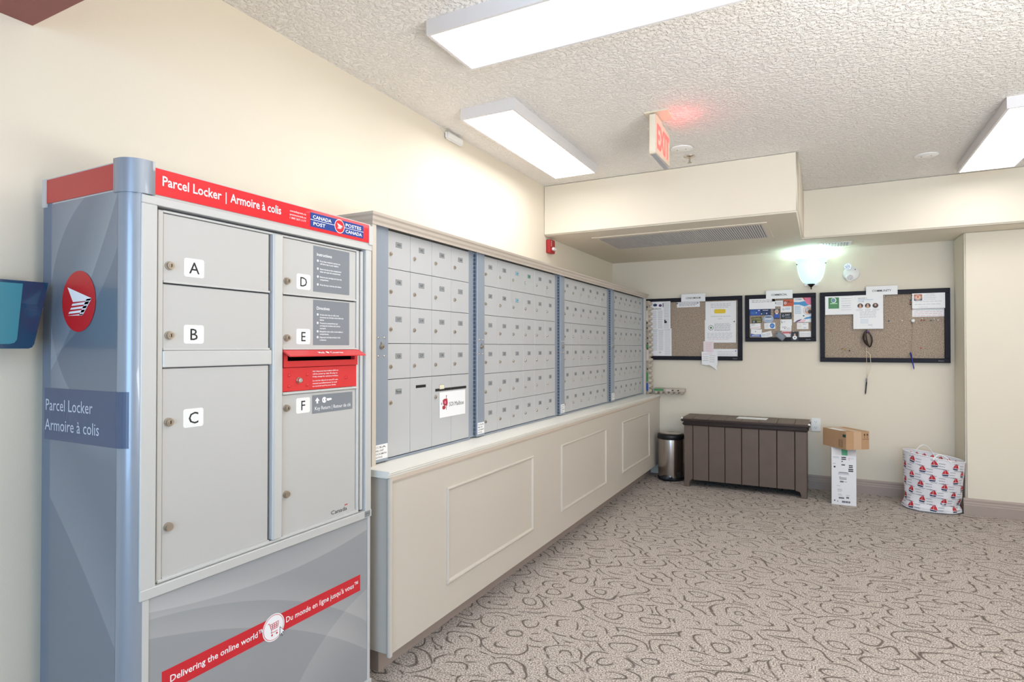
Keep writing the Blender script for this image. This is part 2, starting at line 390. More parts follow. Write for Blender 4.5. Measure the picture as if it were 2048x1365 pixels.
def wing(mb, fr, cu, cv, r, m, k=1.0):
    P = lambda pts: [(cu + (x - 361) / 74.0 * r * k, cv - (y - 688) / 144.0 * r * k) for x, y in pts]
    for pts in ([(313, 618), (420, 678), (412, 688), (338, 690)], [(336, 698), (410, 691), (404, 704), (332, 708)], [(330, 717), (401, 710), (395, 722), (326, 726)],
                [(323, 735), (392, 728), (386, 741), (318, 745)], [(313, 754), (383, 747), (381, 752), (378, 755)]):
        mb.flat(P(pts)[::-1], fr, m)
    mb.flat(P([(398, 680), (420, 678), (383, 752), (366, 754)])[::-1], fr, m)
wing(lg, FX(.4376), 1.446, 1.594, .0185, 1)
lg.text('CANADA', F2, 1.332, 1.5985, .0105, .078, 1, bold=.015); lg.text('POST', F2, 1.334, 1.578, .0105, .05, 1, bold=.015)
lg.text('POSTES', F2, 1.474, 1.5985, .0105, .074, 1, bold=.015); lg.text('CANADA', F2, 1.474, 1.578, .0105, .078, 1, bold=.015)
LK.part('postal_logo', lg, [M_blue, M_wht, M_red], hb)
# side emblem and side lettering
em = MB(); G = FY(LY - .0012); em.disc((.229, 1.311), .0745, G, 0, 48); wing(em, FY(LY - .002), .229, 1.311, .0745, 1)
LK.part('emblem', em, [mat('emblem_red', (200, 28, 34), .35), M_wht], label='round red emblem with white wing')
sb = MB(); sb.box(.073, .39, LY - .0008, LY, .966, 1.096, 0)
for i in range(6):
    t0, t1 = PI / 2 * i / 12, PI / 2 * (i + 1) / 12; R = r_ + .0008
    P = lambda t, z: (.388 + R * math.sin(t), LY + r_ - R * math.cos(t), z)
    sb.add([P(t0, .966), P(t1, .966), P(t1, 1.096), P(t0, 1.096)], [(0, 1, 2, 3)], 0)
sb.text('Parcel Locker', FY(LY - .0014), .081, 1.040, .029, .213, 1); sb.text('Armoire \u00e0 colis', FY(LY - .0014), .077, .990, .029, .245, 1)
LK.part('side_label', sb, [M_slate, M_pale], label='slate band with pale bilingual lettering on the side')
# front frame
fr_ = MB()
fr_.box(.40, LX + .003, .815, .852, .633, 1.537); fr_.box(.40, LX + .003, 1.578, 1.606, .633, 1.537)
fr_.box(.40, LX + .004, .815, 1.608, 1.537, 1.557)
fr_.box(.40, LX + .004, .815, 1.608, .609, .634)
LK.part('outer_frame', fr_, M_powder2, bevel=.0015, seg=1)
LK.part('frame_recess', MB().box(.40, .412, .85, 1.58, .63, 1.54), M_gap)
in_ = MB()
in_.box(.40, .424, .859, .871, .638, 1.530); in_.box(.40, .424, 1.541, 1.553, .640, 1.530); in_.box(.40, .424, 1.560, 1.573, .640, 1.530)
in_.box(.40, .424, .871, 1.541, 1.5255, 1.531); in_.box(.40, .427, .86, 1.55, .6355, .6425)
LK.part('inner_frame', in_, M_powder2, bevel=.001, seg=1)
LK.part('mullion', MB().box(.40, .431, 1.190, 1.227, .640, 1.531), M_powder2, bevel=.005, seg=3)
LK.part('spacer_rail', MB().box(.40, .427, .871, 1.189, 1.150, 1.191), M_powder2, bevel=.002, seg=1)
def lock_mb(x, y, z, r=.0095, plug=True):
    m = MB(); m.cyl((x, y, z), (1, 0, 0), r * 1.12, .004, 20, 0); m.cyl((x + .004, y, z), (1, 0, 0), r, .006, 20, 0, r * .9)
    if plug:
        m.cyl((x + .010, y, z), (1, 0, 0), r * .55, .0015, 16, 1); m.box(x + .0115, x + .0119, y - .0012, y + .0012, z - .004, z + .004, 2)
    return m
def ldoor(letter, y0, y1, z0, z1, lz, pz, lab=None, extra=None):
    o = MB(); o.box(.405, .421, y0 + .0015, y1 - .0015, z0 + .0015, z1 - .0015)
    d = LK.part('door', o, M_powder, bevel=.0015, seg=1, label='grey locker door marked ' + letter)
    e = MB(); e.box(.415, .4255, y0 + .001, y1 - .001, z0, z0 + .005); LK.part('door_lip', e, M_powder2, d)
    LK.part('lock', lock_mb(.421, y0 + .0165, lz), [M_chrome2, M_chrome, M_black], d)
    pw, ph = (.054, .047); py = y0 + .055
    p = MB(); bx = .4215
    rr = .006; poly = []
    for cy_, cz_, a0 in ((py + pw - rr, pz + ph / 2 - rr, 0), (py + rr, pz + ph / 2 - rr, 90), (py + rr, pz - ph / 2 + rr, 180), (py + pw - rr, pz - ph / 2 + rr, 270)):
        for k in range(5): t = math.radians(a0 + k * 22.5); poly.append((cy_ + rr * math.cos(t), cz_ + rr * math.sin(t)))
    p.prism(poly, .4205, bx, 0, 0)
    p.text(letter, FX(bx + .0004), py + pw / 2, pz - .0145, .029, None, 1, 'c', bold=.004)
    LK.part('letter_plate', p, [M_white, M_ink], d)
    return d
dA = ldoor('A', .871, 1.183, 1.356, 1.5255, 1.398, 1.400)
dB = ldoor('B', .871, 1.183, 1.192, 1.354, 1.228, 1.232)
dC = ldoor('C', .871, 1.183, .642, 1.149, 1.017, 1.021)
dD = ldoor('D', 1.228, 1.541, 1.356, 1.5255, 1.396, 1.400)
dE = ldoor('E', 1.228, 1.541, 1.192, 1.354, 1.227, 1.232)
dF = ldoor('F', 1.228, 1.541, .642, 1.059, 1.018, 1.021)
for d, y in ((dC, .888), (dF, 1.245)): LK.part('round_stud', lock_mb(.421, y, .763, .0098, False), [M_chrome2], d)
def instr(d, y0, y1, z0, z1, title, items):
    m = MB(); m.box(.4212, .4218, y0, y1, z0, z1, 0); f = FX(.4222)
    m.text(title, f, y0 + .014, z1 - .030, .0095, None, 1, bold=.012)
    z = z1 - .044
    for k, lines in enumerate(items):
        m.disc((y0 + .018, z - .0015), .0038, f, 1, 12); m.text(str(k + 1), FX(.4224), y0 + .018, z - .0035, .004, None, 0, 'c')
        for s in lines:
            m.text(s, f, y0 + .027, z - .004, .0046, None, 1, bold=.02); z -= .0082
        z -= (z1 - z0 - .052 - sum(len(q) for q in items) * .0082) / len(items)
    LK.part('instruction_label', m, [M_labgrey, M_wht], d)
instr(dD, 1.349, 1.508, 1.374, 1.518, 'Instructions', [['If you have received a parcel, you', 'will find a key in your mailbox.'], ['Match the key to the compartment', 'letter and open the compartment.'], ['Remove your package and close the', 'compartment.'], ['Drop the key in the key slot below.']])
instr(dE, 1.349, 1.508, 1.206, 1.348, 'Directives', [['Si vous avez re\u00e7u un colis, vous', 'trouverez une cl\u00e9 dans votre bo\u00eete aux', 'lettres.'], ['Trouvez le compartiment qui', 'correspond \u00e0 la lettre de la cl\u00e9 et', 'ouvrez-le.'], ['R\u00e9cup\u00e9rez votre colis et verrouillez le', 'compartiment.'], ['D\u00e9posez la cl\u00e9 dans la fente \u00e0 cl\u00e9s', 'ci-dessous.']])
kl = MB(); kl.box(.4212, .4218, 1.346, 1.524, .991, 1.049, 0); f = FX(.4222)
kl.text('Key Return | Retour de cl\u00e9', f, 1.357, 1.001, .0115, .158, 1)
kl.flat([(1.357, 1.030), (1.363, 1.030), (1.363, 1.022), (1.370, 1.022), (1.370, 1.030), (1.376, 1.030), (1.3665, 1.041)], f, 1)
kl.disc((1.396, 1.031), .0095, f, 1, 20); kl.flat([(1.402, 1.028), (1.412, 1.028), (1.415, 1.026), (1.419, 1.029), (1.425, 1.028), (1.429, 1.032), (1.426, 1.035), (1.402, 1.035)], f, 1); kl.disc((1.392, 1.031), .0022, FX(.4225), 0, 10)
LK.part('key_return_label', kl, [M_labgrey, M_wht], dF)
cw = MB(); cw.text('Canada', FX(.4216), 1.428, .656, .0125, .072, 0); f = FX(.4216)
cw.flat([(1.489, .6715), (1.4925, .6715), (1.4925, .6765), (1.489, .6765)], f, 1); cw.flat([(1.4985, .6715), (1.502, .6715), (1.502, .6765), (1.4985, .6765)], f, 1); cw.disc((1.4955, .674), .002, f, 1, 8)
LK.part('wordmark', cw, [M_ink, M_redink], dF)
# red mail slot unit
ms = MB(); ms.box(.405, .424, 1.229, 1.541, 1.067, 1.138, 0)
slot = LK.part('mail_slot_panel', ms, M_red2, bevel=.001, seg=1, label='red letter slot panel with hood')
up = MB(); up.box(.405, .429, 1.229, 1.541, 1.1395, 1.158, 0); up.box(.405, .429, 1.229, 1.243, 1.158, 1.186, 0); up.box(.405, .429, 1.527, 1.541, 1.158, 1.186, 0); up.box(.405, .412, 1.243, 1.527, 1.158, 1.186, 1); up.box(.405, .429, 1.229, 1.541, 1.186, 1.191, 0)
LK.part('slot_surround', up, [M_red2, mat('slot_flap_grey', (128, 122, 122), .5)], slot)
hood = MB(); hood.prism([(.405, 1.1905), (.431, 1.1905), (.462, 1.174), (.462, 1.171), (.458, 1.171), (.429, 1.186), (.405, 1.186)], 1.224, 1.545, 1, 0)
LK.part('hood', hood, M_red2, slot)
U = Vector((.031, 0, -.0165)).normalized(); ff = (Vector((.4315, 0, 1.191)) + Vector((.0165, 0, .031)).normalized() * .0006, Vector((0, 1, 0)), -U)
ht = MB(); ht.text('Mail', ff, 1.345, -.024, .011, None, 0, bold=.01); ht.text('Courrier', ff, 1.396, -.024, .011, None, 0, bold=.01); ht.disc((1.384, -.018), .006, ff, 0, 14)
LK.part('hood_lettering', ht, M_wht, slot)
sp_ = MB()
for y, z in ((1.253, 1.115), (1.322, 1.115), (1.253, 1.083), (1.322, 1.083), (1.489, 1.098)): sp_.lathe((.424, y, z), [(.0050, 0), (.0046, .0022), (.003, .0038), (0, .0044)], 12, 0, ax=(1, 0, 0), u0=(0, 1, 0))
LK.part('rivets', sp_, M_red2, slot)
LK.part('lock', lock_mb(.424, 1.288, 1.099, .0085), [M_chrome, M_white, M_black], slot)
tx = MB(); f = FX(.4245)
for i, s in enumerate(('Mail deposited here before 8:00 am', 'will be picked up daily Monday to', 'Friday except for statutory holidays.')): tx.text(s, f, 1.345, 1.122 - i * .0085, .0042, .110 - .004 * (i == 1), 0, bold=.01)
for i, s in enumerate(('Le courrier d\u00e9pos\u00e9 ici avant 8 h sera', 'ramass\u00e9 quotidiennement du lundi', 'au vendredi sauf les jours f\u00e9ri\u00e9s.')): tx.text(s, f, 1.345, 1.0925 - i * .0085, .0042, .108 - .004 * i, 0, bold=.01)
LK.part('slot_lettering', tx, M_wht, slot)
LK.part('spacer_rail', MB().box(.405, .427, 1.228, 1.549, 1.059, 1.066), M_powder2)
# lower printed panel
rl = (1.19, 0)
low_arcs = [oarc([(0.8390,0.5740), (1.1420,0.5360), (1.5820,0.5630)], rl, 1, .09, .55),
            oarc([(0.8390,0.5570), (1.2350,0.4540), (1.5840,0.2530)], rl, 1, .07, .40),
            oarc([(0.8400,0.5120), (1.2170,0.3790), (1.5840,0.1550)], rl, 1, .07, .45),
            oarc([(1.2940,0.1880), (1.4100,0.2850), (1.4960,0.3300)], rl, -1, .16, .35)]
low_arcs = [(a, b, r, (s if b < .6 else -s), w_, k) for a, b, r, s, w_, k in low_arcs]
LK.part('lower_panel', MB().box(.40, .427, .839, 1.592, .045, .609), arc_mat('locker_lower_print', (158, 162, 167), (196, 197, 199), 1, low_arcs), )
ls = MB(); ls.box(.40, .430, .822, .839, 0, .609); ls.box(.40, .430, 1.593, 1.606, 0, .609); ls.box(.40, .434, .822, 1.610, 0, .045)
LK.part('lower_frame', ls, M_powder2, bevel=.001, seg=1)
rb = MB(); rb.box(.427, .4277, .872, 1.558, .367, .421, 0); f = FX(.4281)
rb.text('Delivering the online world\u2122', f, .892, .387, .0165, .272, 1, bold=.012); rb.text("Du monde en ligne jusqu'\u00e0 vous\u2122", f, 1.242, .387, .0165, .305, 1, bold=.008)
rb.disc((1.197, .392), .0385, FX(.4284), 1, 36); rb.disc((1.197, .392), .0355, FX(.4286), 0, 36); rb.disc((1.197, .392), .034, FX(.4288), 1, 36)
g = FX(.4291)
def stroke(mb, a, b, wd, fr, m):
    a = Vector((a[0], a[1])); b = Vector((b[0], b[1])); n = (b - a).normalized(); n = Vector((-n.y, n.x)) * wd / 2
    mb.flat([tuple(a - n), tuple(b - n), tuple(b + n), tuple(a + n)], fr, m)
for a, b in (((1.176, .408), (1.182, .408)), ((1.182, .408), (1.190, .383)), ((1.184, .403), (1.214, .405)), ((1.214, .405), (1.211, .388)), ((1.188, .388), (1.211, .388)), ((1.190, .383), (1.187, .379)), ((1.187, .379), (1.211, .379)),
             ((1.186, .398), (1.213, .399)), ((1.187, .393), (1.212, .394)), ((1.192, .403), (1.194, .388)), ((1.199, .404), (1.200, .388)), ((1.206, .404), (1.206, .388))): stroke(rb, a, b, .0017, g, 0)
rb.disc((1.191, .372), .003, g, 0, 12); rb.disc((1.208, .372), .003, g, 0, 12)
g2 = FX(.4294); rb.flat([(1.218, .387), (1.218, .358), (1.2245, .364), (1.2285, .355), (1.2325, .357), (1.2285, .366), (1.237, .366)][::-1], g2, 2)
g3 = FX(.4297); rb.flat([(1.2195, .3835), (1.2195, .3612), (1.2248, .366), (1.2290, .357), (1.2307, .358), (1.2265, .3675), (1.234, .3675)][::-1], g3, 1)
LK.part('ribbon_print', rb, [mat('ribbon_red', (206, 34, 46), .35), M_wht, M_ink], label='red ribbon slogan with a shopping cart roundel')
st = MB(); st.box(.434, .4345, 1.572, 1.600, .612, .633, 0); st.text('EHQ', FX(.4348), 1.576, .620, .008, None, 1); st.text('B 4210 7', FX(.4348), 1.576, .6145, .0035, None, 1)
LK.part('asset_sticker', st, [M_plate, M_ink])

# ------------------------------------------------------------------ mailbox hutch (wooden surround)
HX = .363
HU = Thing('mailbox_hutch', 'cream wooden surround with crown moulding framing the four mailbox banks', 'cabinet', (.18, 3.6, .758))
HU.part('side_panel', MB().box(0.002, HX, 1.690, 1.712, .758, 1.668), M_cream)
HU.part('side_panel', MB().box(0.002, HX, 5.500, 5.520, .758, 1.668), M_cream)
HU.part('back_board', MB().box(0.002, .02, 1.712, 5.500, .758, 1.668), M_cream)
HU.part('top_board', MB().box(0.002, HX, 1.690, 5.520, 1.668, 1.690), M_cream)
cp = [(HX, 1.655), (HX + .004, 1.655), (HX + .006, 1.664), (HX + .012, 1.672), (HX + .014, 1.682), (HX + .021, 1.688), (HX + .023, 1.697), (HX, 1.697)]
def mitre(mb, prof, y0, y1, xw):   # moulding on the front with returns along both sides
    n = len(prof); vs = []
    for k, (px_, z) in enumerate(prof):
        o = px_ - HX
        vs += [(xw, y0 - o, z), (px_, y0 - o, z), (px_, y1 + o, z), (xw, y1 + o, z)]
    fs = []
    for k in range(n - 1):
        for j in range(3): fs.append((k * 4 + j, k * 4 + j + 1, (k + 1) * 4 + j + 1, (k + 1) * 4 + j))
    mb.add(vs, fs, 0); mb.box(xw, HX, y0, y1, 1.690, 1.697)
    return mb
HU.part('crown_moulding', mitre(MB(), cp, 1.690, 5.520, 0.002), mat('crown_paint', (196, 184, 172), .4))

# ------------------------------------------------------------------ mailbox banks
MX = .335
LOCK_ME = None; DOOR_ME = {}
def door_obj(t, y0, y1, z0, z1, num=None, lock=True, plate=True, label=None, slot=None, platemat=None):
    global LOCK_ME
    w_, h_ = round(y1 - y0, 4), round(z1 - z0, 4); key = (w_, h_)
    if key not in DOOR_ME:
        o = MB().box(-.010, 0, .0011, w_ - .0011, .0011, h_ - .0011).build('door', M_alu, None, (0, 0, 0), bevel=.0008, seg=1)
        DOOR_ME[key] = o.data; bpy.data.objects.remove(o)
    d = bpy.data.objects.new('door', DOOR_ME[key]); COL.objects.link(d); d.parent = t.o; d.location = Vector((MX, y0, z0)) - t.loc
    if label: d['label'] = label
    if lock:
        if LOCK_ME is None:
            m = MB(); m.cyl((0, 0, 0), (1, 0, 0), .0085, .003, 14, 0); m.cyl((.003, 0, 0), (1, 0, 0), .0072, .003, 14, 0, .0062); m.box(.006, .0063, -.001, .001, -.004, .001, 1)
            o = m.build('lock', [M_chrome, M_black]); LOCK_ME = o.data; bpy.data.objects.remove(o)
        l = bpy.data.objects.new('lock', LOCK_ME); COL.objects.link(l); l.parent = d; l.location = (0, .026, h_ - .091)
    if plate:
        p = MB(); yc, zc = w_ * .505, h_ - .050
        p.box(0, .0006, yc - .019, yc + .019, zc - .0105, zc + .0105, 1); p.box(.0006, .0009, yc - .0178, yc + .0178, zc - .0093, zc + .0093, 0)
        if num: p.text(num, FX(.0012), yc, zc - .0052, .0105, (.021 if len(num) < 4 else .030), 2, 'c', bold=.015)
        o = p.build('number_plate', [platemat or M_plate, M_plate_edge, M_ink], d)
    if slot: slot(d, w_, h_)
    return d
def bank(label, ycols, numbers, zr, fl0, fl1, first=False, tinted=()):
    t = Thing('mailbox_bank', label, 'mailboxes', (.18, (ycols[0] + ycols[-1]) / 2, .766), group='four built-in mailbox banks')
    y0, y1 = ycols[0], ycols[-1]
    t.part('cabinet_body', MB().box(.03, MX - .012, y0 - .002, y1 + .002, .766, 1.660), M_gap)
    fl = MB(); fl.box(.30, MX + .012, fl0, fl1, .7625, 1.662)
    t.part('left_flange', fl, M_aluframe, bevel=.002, seg=1)
    return t
rows = [1.656, 1.5075, 1.360, 1.2135, 1.0655, .916, .768]
def cols(a, b, n): return [a + (b - a) * i / n for i in range(n + 1)]
def dress(t, fl0, fl1, rail1):
    yc = (fl0 + fl1) / 2; x = MX + .012
    m = MB()
    for dy in (-.017, .017):
        for z in (1.235, 1.165): m.lathe((x, yc + dy, z), [(.0048, 0), (.0044, .002), (.0025, .0034), (0, .004)], 10, 0, ax=(1, 0, 0), u0=(0, 1, 0))
    t.part('rivets', m, M_chrome)
    m = MB(); m.cyl((x, yc, 1.201), (1, 0, 0), .010, .007, 6, 0); m.cyl((x + .007, yc, 1.201), (1, 0, 0), .0065, .006, 14, 0); m.box(x + .013, x + .0134, yc - .0015, yc + .0015, 1.197, 1.203, 1); m.box(x, x + .006, yc - .003, yc + .003, 1.208, 1.219, 0)
    t.part('master_lock', m, [M_chrome2, M_black])
    m = MB(); m.box(x, x + .0005, fl0 + .004, fl1 - .004, .775, .830, 0); f = FX(x + .0008)
    for i, s in enumerate(('CSA', 'MAIL UNIT', 'LOCKSMITH', 'NOTICE')): m.text(s, f, fl0 + .008, .817 - i * .0125, .0065, (fl1 - fl0) * (.75, .6, .78, .5)[i], 1, bold=.01)
    t.part('maker_sticker', m, [M_paper, M_ink])
    if rail1:
        a, b = rail1
        m = MB(); m.box(.30, MX - .004, a, b, .764, 1.662, 0)
        t.part('hinge_channel', m, M_aluframe)
        m = MB()
        for k in range(46): m.box(MX - .004, MX + .006, b - .008, b - .003, .772 + k * .0192, .772 + k * .0192 + .0135, 0)
        o = t.part('hinge', m, mat('hinge_dark', (92, 98, 108), .4, .6)); o['kind'] = 'stuff'
    a0 = fl1; b0 = rail1[0] if rail1 else 5.48
    m = MB(); m.box(.30, MX + .004, a0, b0, .7595, .7665, 0); t.part('bottom_rail', m, M_aluframe)
# bank 1
B1 = bank('mailbox bank nearest the parcel locker, four doors wide with tall parcel doors below', cols(1.803, 2.409, 4), None, rows, 1.716, 1.802)
c1 = cols(1.803, 2.409, 4); nums1 = [['101', '102', '103', '104'], ['106', '107', '111', '115'], ['117', '119', '121', '123'], ['125', '127', '130', '132']]
for r in range(4):
    for k in range(4): door_obj(B1, c1[k], c1[k + 1], rows[r + 1] + (0 if r < 3 else .0075), rows[r], nums1[r][k])
zt = 1.0725
door_obj(B1, c1[0], c1[1], .768, zt, 'Parcel', label='tall parcel door')
def slotpart(u0, u1, zz, hh=.006):
    def f(d, w_, h_):
        m = MB(); m.box(-.001, .0006, u0, u1, h_ - zz - hh, h_ - zz + hh, 0)
        m.build('letter_slot', M_black, d, bevel=.0004, seg=1)
    return f
door_obj(B1, c1[1], c1[2], .768, zt, lock=False, plate=False, slot=slotpart(.038, .108, .038), label='tall door with a short letter slot')
d3 = door_obj(B1, c1[2], c1[3], .768, zt, '', label='tall door with lock, slot and taped sign', platemat=mat('cream_label', (232, 226, 200), .5), slot=slotpart(.026, .1505, .062))
door_obj(B1, c1[3], c1[4], .768, zt, lock=False, plate=False, slot=slotpart(0.001, .128, .062), label='tall door with the right half of the letter slot')
dress(B1, 1.716, 1.802, (2.412, 2.464))
# bank 2..4
def nlist(start):
    out = []; n = start
    for r in range(6):
        out.append([str(n + k) for k in range(6)]); n += 6
    return out
B2 = bank('mailbox bank second from the parcel locker, six doors wide with two blue number labels', cols(2.540, 3.439, 6), None, rows, 2.467, 2.538)
c2 = cols(2.540, 3.439, 6); n2_ = nlist(201); M_bl = mat('pale_blue_label', (150, 196, 214), .5); M_gl = mat('pale_green_label', (120, 160, 150), .5)
for r in range(6):
    for k in range(6): door_obj(B2, c2[k], c2[k + 1], rows[r + 1], rows[r], n2_[r][k], platemat=(M_bl if k == 2 and r < 2 else M_gl if (k, r) == (3, 0) else None))
dress(B2, 2.467, 2.538, (3.442, 3.496))
B3 = bank('mailbox bank third from the parcel locker, six doors wide, between two blue-grey posts', cols(3.570, 4.459, 6), None, rows, 3.499, 3.569)
c3 = cols(3.570, 4.459, 6); n3_ = nlist(301)
for r in range(6):
    for k in range(6): door_obj(B3, c3[k], c3[k + 1], rows[r + 1], rows[r], n3_[r][k], platemat=(M_alu if (k, r) == (4, 3) else None))
dress(B3, 3.499, 3.569, (4.462, 4.530))
B4 = bank('farthest mailbox bank, six doors wide, next to the bulletin board wall', cols(4.611, 5.483, 6), None, rows, 4.533, 4.610)
c4 = cols(4.611, 5.483, 6); n4_ = nlist(401)
for r in range(6):
    for k in range(6): door_obj(B4, c4[k], c4[k + 1], rows[r + 1], rows[r], n4_[r][k])
dress(B4, 4.533, 4.610, None)
B4.part('right_post', MB().box(.30, MX + .01, 5.485, 5.4995, .762, 1.662), M_aluframe)
# taped paper sign
sg = Thing('paper_sign', 'white paper sign reading SOI Mailbox taped to the first mailbox bank', 'sign', (.338, 2.27, .95))
ps = MB(); ps.box(.3362, .3368, 2.163, 2.374, .886, .999, 0)
pq = [2.163, 2.374, .886, .999]
sg.part('sheet', ps, M_paper)
f = FX(.3372); pp = MB(); pp.text('SOI Mailbox', f, 2.238, .932, .019, .122, 0)
pp.flat([(2.186, .962), (2.196, .968), (2.222, .968), (2.226, .950), (2.222, .936), (2.200, .938), (2.190, .944)][::-1], f, 1)
pp.disc((2.196, .930), .013, f, 1, 14, .009); pp.disc((2.178, .948), .006, f, 3, 12); pp.flat([(2.212, .968), (2.216, .968), (2.216, .978), (2.222, .980), (2.212, .984)][::-1], f, 1); pp.disc((2.206, .952), .007, FX(.3375), 2, 12); pp.flat([(2.212, .936), (2.216, .936), (2.216, .918), (2.212, .918)][::-1], f, 1)
sg.part('print', pp, [M_ink, mat('mailbox_red_print', (170, 50, 62), .6), M_pink, M_light_ink])

o = solo('small_carton', MB().box(.24, .33, 5.34, 5.42, 1.6972, 1.713), M_white, 'small flat white box on top of the mailbox surround, far end', 'box', (.28, 5.38, 1.6972), bevel=.002, seg=1)

# ------------------------------------------------------------------ base cabinet and counter
CB = Thing('base_cabinet', 'long cream base cabinet with moulded panels under the mailboxes', 'cabinet', (.23, 3.65, 0))
CB.part('carcass', MB().box(.002, .462, 1.672, 5.634, .102, .733), M_cream)
CB.part('corner_bead', MB().box(.452, .470, 1.664, 1.682, .092, .733), M_cream, bevel=.004, seg=2)
CB.part('kick_board', MB().box(.02, .375, 1.715, 5.634, .0, .102), M_trim)
def pmould(y0, y1, z0, z1):
    m = MB(); x = .462; wd = .016; pr = [(0, 0), (.006, .001), (.009, .005), (.008, .010), (.004, .013), (0, wd)]
    n = len(pr); vs = []
    for h, o in pr: vs += [(x + h, y0 + o, z0 + o), (x + h, y1 - o, z0 + o), (x + h, y1 - o, z1 - o), (x + h, y0 + o, z1 - o)]
    fs = [(k * 4 + j, k * 4 + (j + 1) % 4, (k + 1) * 4 + (j + 1) % 4, (k + 1) * 4 + j) for k in range(n - 1) for j in range(4)]
    m.add(vs, fs, 0); return m
for a, b in ((2.030, 2.850), (3.232, 4.052), (4.440, 5.240)): CB.part('panel_moulding', pmould(a, b, .226, .622), M_cream)
ct = MB(); ed = [(.002, .7335), (.466, .7335), (.468, .739), (.472, .744), (.472, .748), (.476, .752), (.476, .758), (.002, .758)]
ct.prism(ed, 1.652, 5.634, 1)
solo('counter', ct, M_creamtop, 'long narrow cream countertop running under the mailboxes', 'countertop', (.24, 3.6, .7335))
um = MB(); um.prism([(.462, .712), (.465, .712), (.468, .720), (.468, .7335), (.462, .7335)], 1.672, 5.634, 1)
CB.part('cove_moulding', um, mat('cove_paint', (206, 192, 178), .45))

# ------------------------------------------------------------------ egg cartons
M_carton = mat('egg_carton_pulp', (192, 180, 166), .9, bump=(120, .4, .003), vary=(30, .12))
def carton(label, loc, rot, cols_=()):
    t = Thing('egg_carton', label, 'carton', loc, group='egg cartons stacked beside the mailboxes')
    L_, W_, H_ = .29, .078, .062
    t.o.rotation_euler = rot; m = MB()
    # tray with cups
    sh = [(-W_ / 2, .03), (-W_ / 2 + .006, .03), (-W_ / 2 + .012, .055), (W_ / 2 - .012, .055), (W_ / 2 - .006, .03), (W_ / 2, .03), (W_ / 2, .026), (-W_ / 2, .026)]
    m.prism(sh, 0, L_, 0)
    for i in range(6):
        for j in (-1, 1): m.lathe((.026 + i * .0475, j * .0185, .028), [(.0185, 0), (.017, -.014), (.011, -.026), (0, -.028)], 10)
    o = m.build('pulp_body', M_carton, t.o)
    p = MB()
    for i in range(5): p.box(.024 + i * .05, .040 + i * .05, -W_ / 2 + .0055, -W_ / 2 + .007, .034, .043, 0)
    for u0, u1, mm in cols_: p.box(u0, u1, -.030, .030, .0551, .0556, mm); p.box(u0, u1, -.0385, -.0375, .030, .050, mm)
    p.build('print', [M_ink, M_green, M_cobalt, mat('carton_label', (206, 196, 190), .7)], t.o)
    return t
up_ = (0, -PI / 2, 0)
carton('bottom upright egg carton of the stack between mailboxes and back wall', (.412, 5.562, .760), up_, ((.03, .10, 2), (.12, .2, 1)))
carton('middle upright egg carton of the stack between mailboxes and back wall', (.414, 5.562, 1.052), (0, -PI / 2, 0), ((.02, .12, 3), (.14, .17, 1)))
carton('top upright egg carton of the stack between mailboxes and back wall', (.410, 5.562, 1.345), (0, -PI / 2, 0), ((.1, .2, 3),))
carton('inner egg carton low in the stack, half hidden behind the mailbox end', (.345, 5.562, .760), up_)
carton('inner egg carton at mid height, half hidden behind the mailbox end', (.347, 5.562, 1.052), up_)
carton('inner egg carton high in the stack, half hidden behind the mailbox end', (.343, 5.562, 1.345), up_)
carton('egg carton lying flat and sticking out past the counter end', (.425, 5.562, .7595), (0, 0, 0), ((.01, .10, 1), (.12, .17, 3)))

# ------------------------------------------------------------------ bulletin boards
def cork_mat():
    m = mat('cork', (150, 128, 108), 0.9, bump=(400, .3, .001)); nt = m.node_tree; b = nt.nodes['Principled BSDF']
    tc = nt.nodes.new('ShaderNodeTexCoord'); n = nt.nodes.new('ShaderNodeTexNoise'); n.inputs['Scale'].default_value = 190; n.inputs['Detail'].default_value = 4
    r = nt.nodes.new('ShaderNodeValToRGB'); r.color_ramp.elements[0].position = .35; r.color_ramp.elements[0].color = rgb((120, 104, 90)); r.color_ramp.elements[1].position = .65; r.color_ramp.elements[1].color = rgb((196, 178, 160))
    nt.links.new(tc.outputs['Object'], n.inputs[0]); nt.links.new(n.outputs[0], r.inputs[0]); nt.links.new(r.outputs[0], b.inputs['Base Color']); return m
M_cork = cork_mat()
M_bframe = mat('navy_black_frame', (27, 27, 36), .5, spec=.2)
def board(label, x0, x1, z0, z1):
    t = Thing('bulletin_board', label, 'bulletin board', ((x0 + x1) / 2, 5.634, z0), group='bulletin boards on the back wall')
    fw, ya, yb = .036, 5.604, 5.634
    t.part('cork_panel', MB().box(x0 + .03, x1 - .03, 5.623, 5.6335, z0 + .03, z1 - .03), M_cork)
    t.part('frame_rail', MB().box(x0, x1, ya, yb, z1 - fw, z1), M_bframe, bevel=.002, seg=1)
    t.part('frame_rail', MB().box(x0, x1, ya, yb, z0, z0 + fw), M_bframe, bevel=.002, seg=1)
    t.part('frame_rail', MB().box(x0, x0 + fw, ya, yb, z0 + fw, z1 - fw), M_bframe, bevel=.002, seg=1)
    t.part('frame_rail', MB().box(x1 - fw, x1, ya, yb, z0 + fw, z1 - fw), M_bframe, bevel=.002, seg=1)
    m = MB(); m.text('Quartet', FY(ya - .0004), x1 - .078, z0 + .014, .0075, .036, 0); t.part('maker_mark', m, M_light_ink)
    return t
board('left bulletin board, cork in a black frame, headed CONDOMINIUM', .313, 1.203, 1.078, 1.657)
board('small middle bulletin board covered in business cards, headed COMMERCIAL', 1.227, 1.787, 1.247, 1.658)
board('wide right bulletin board, mostly bare cork, headed COMMUNITY', 1.816, 2.708, 1.075, 1.657)
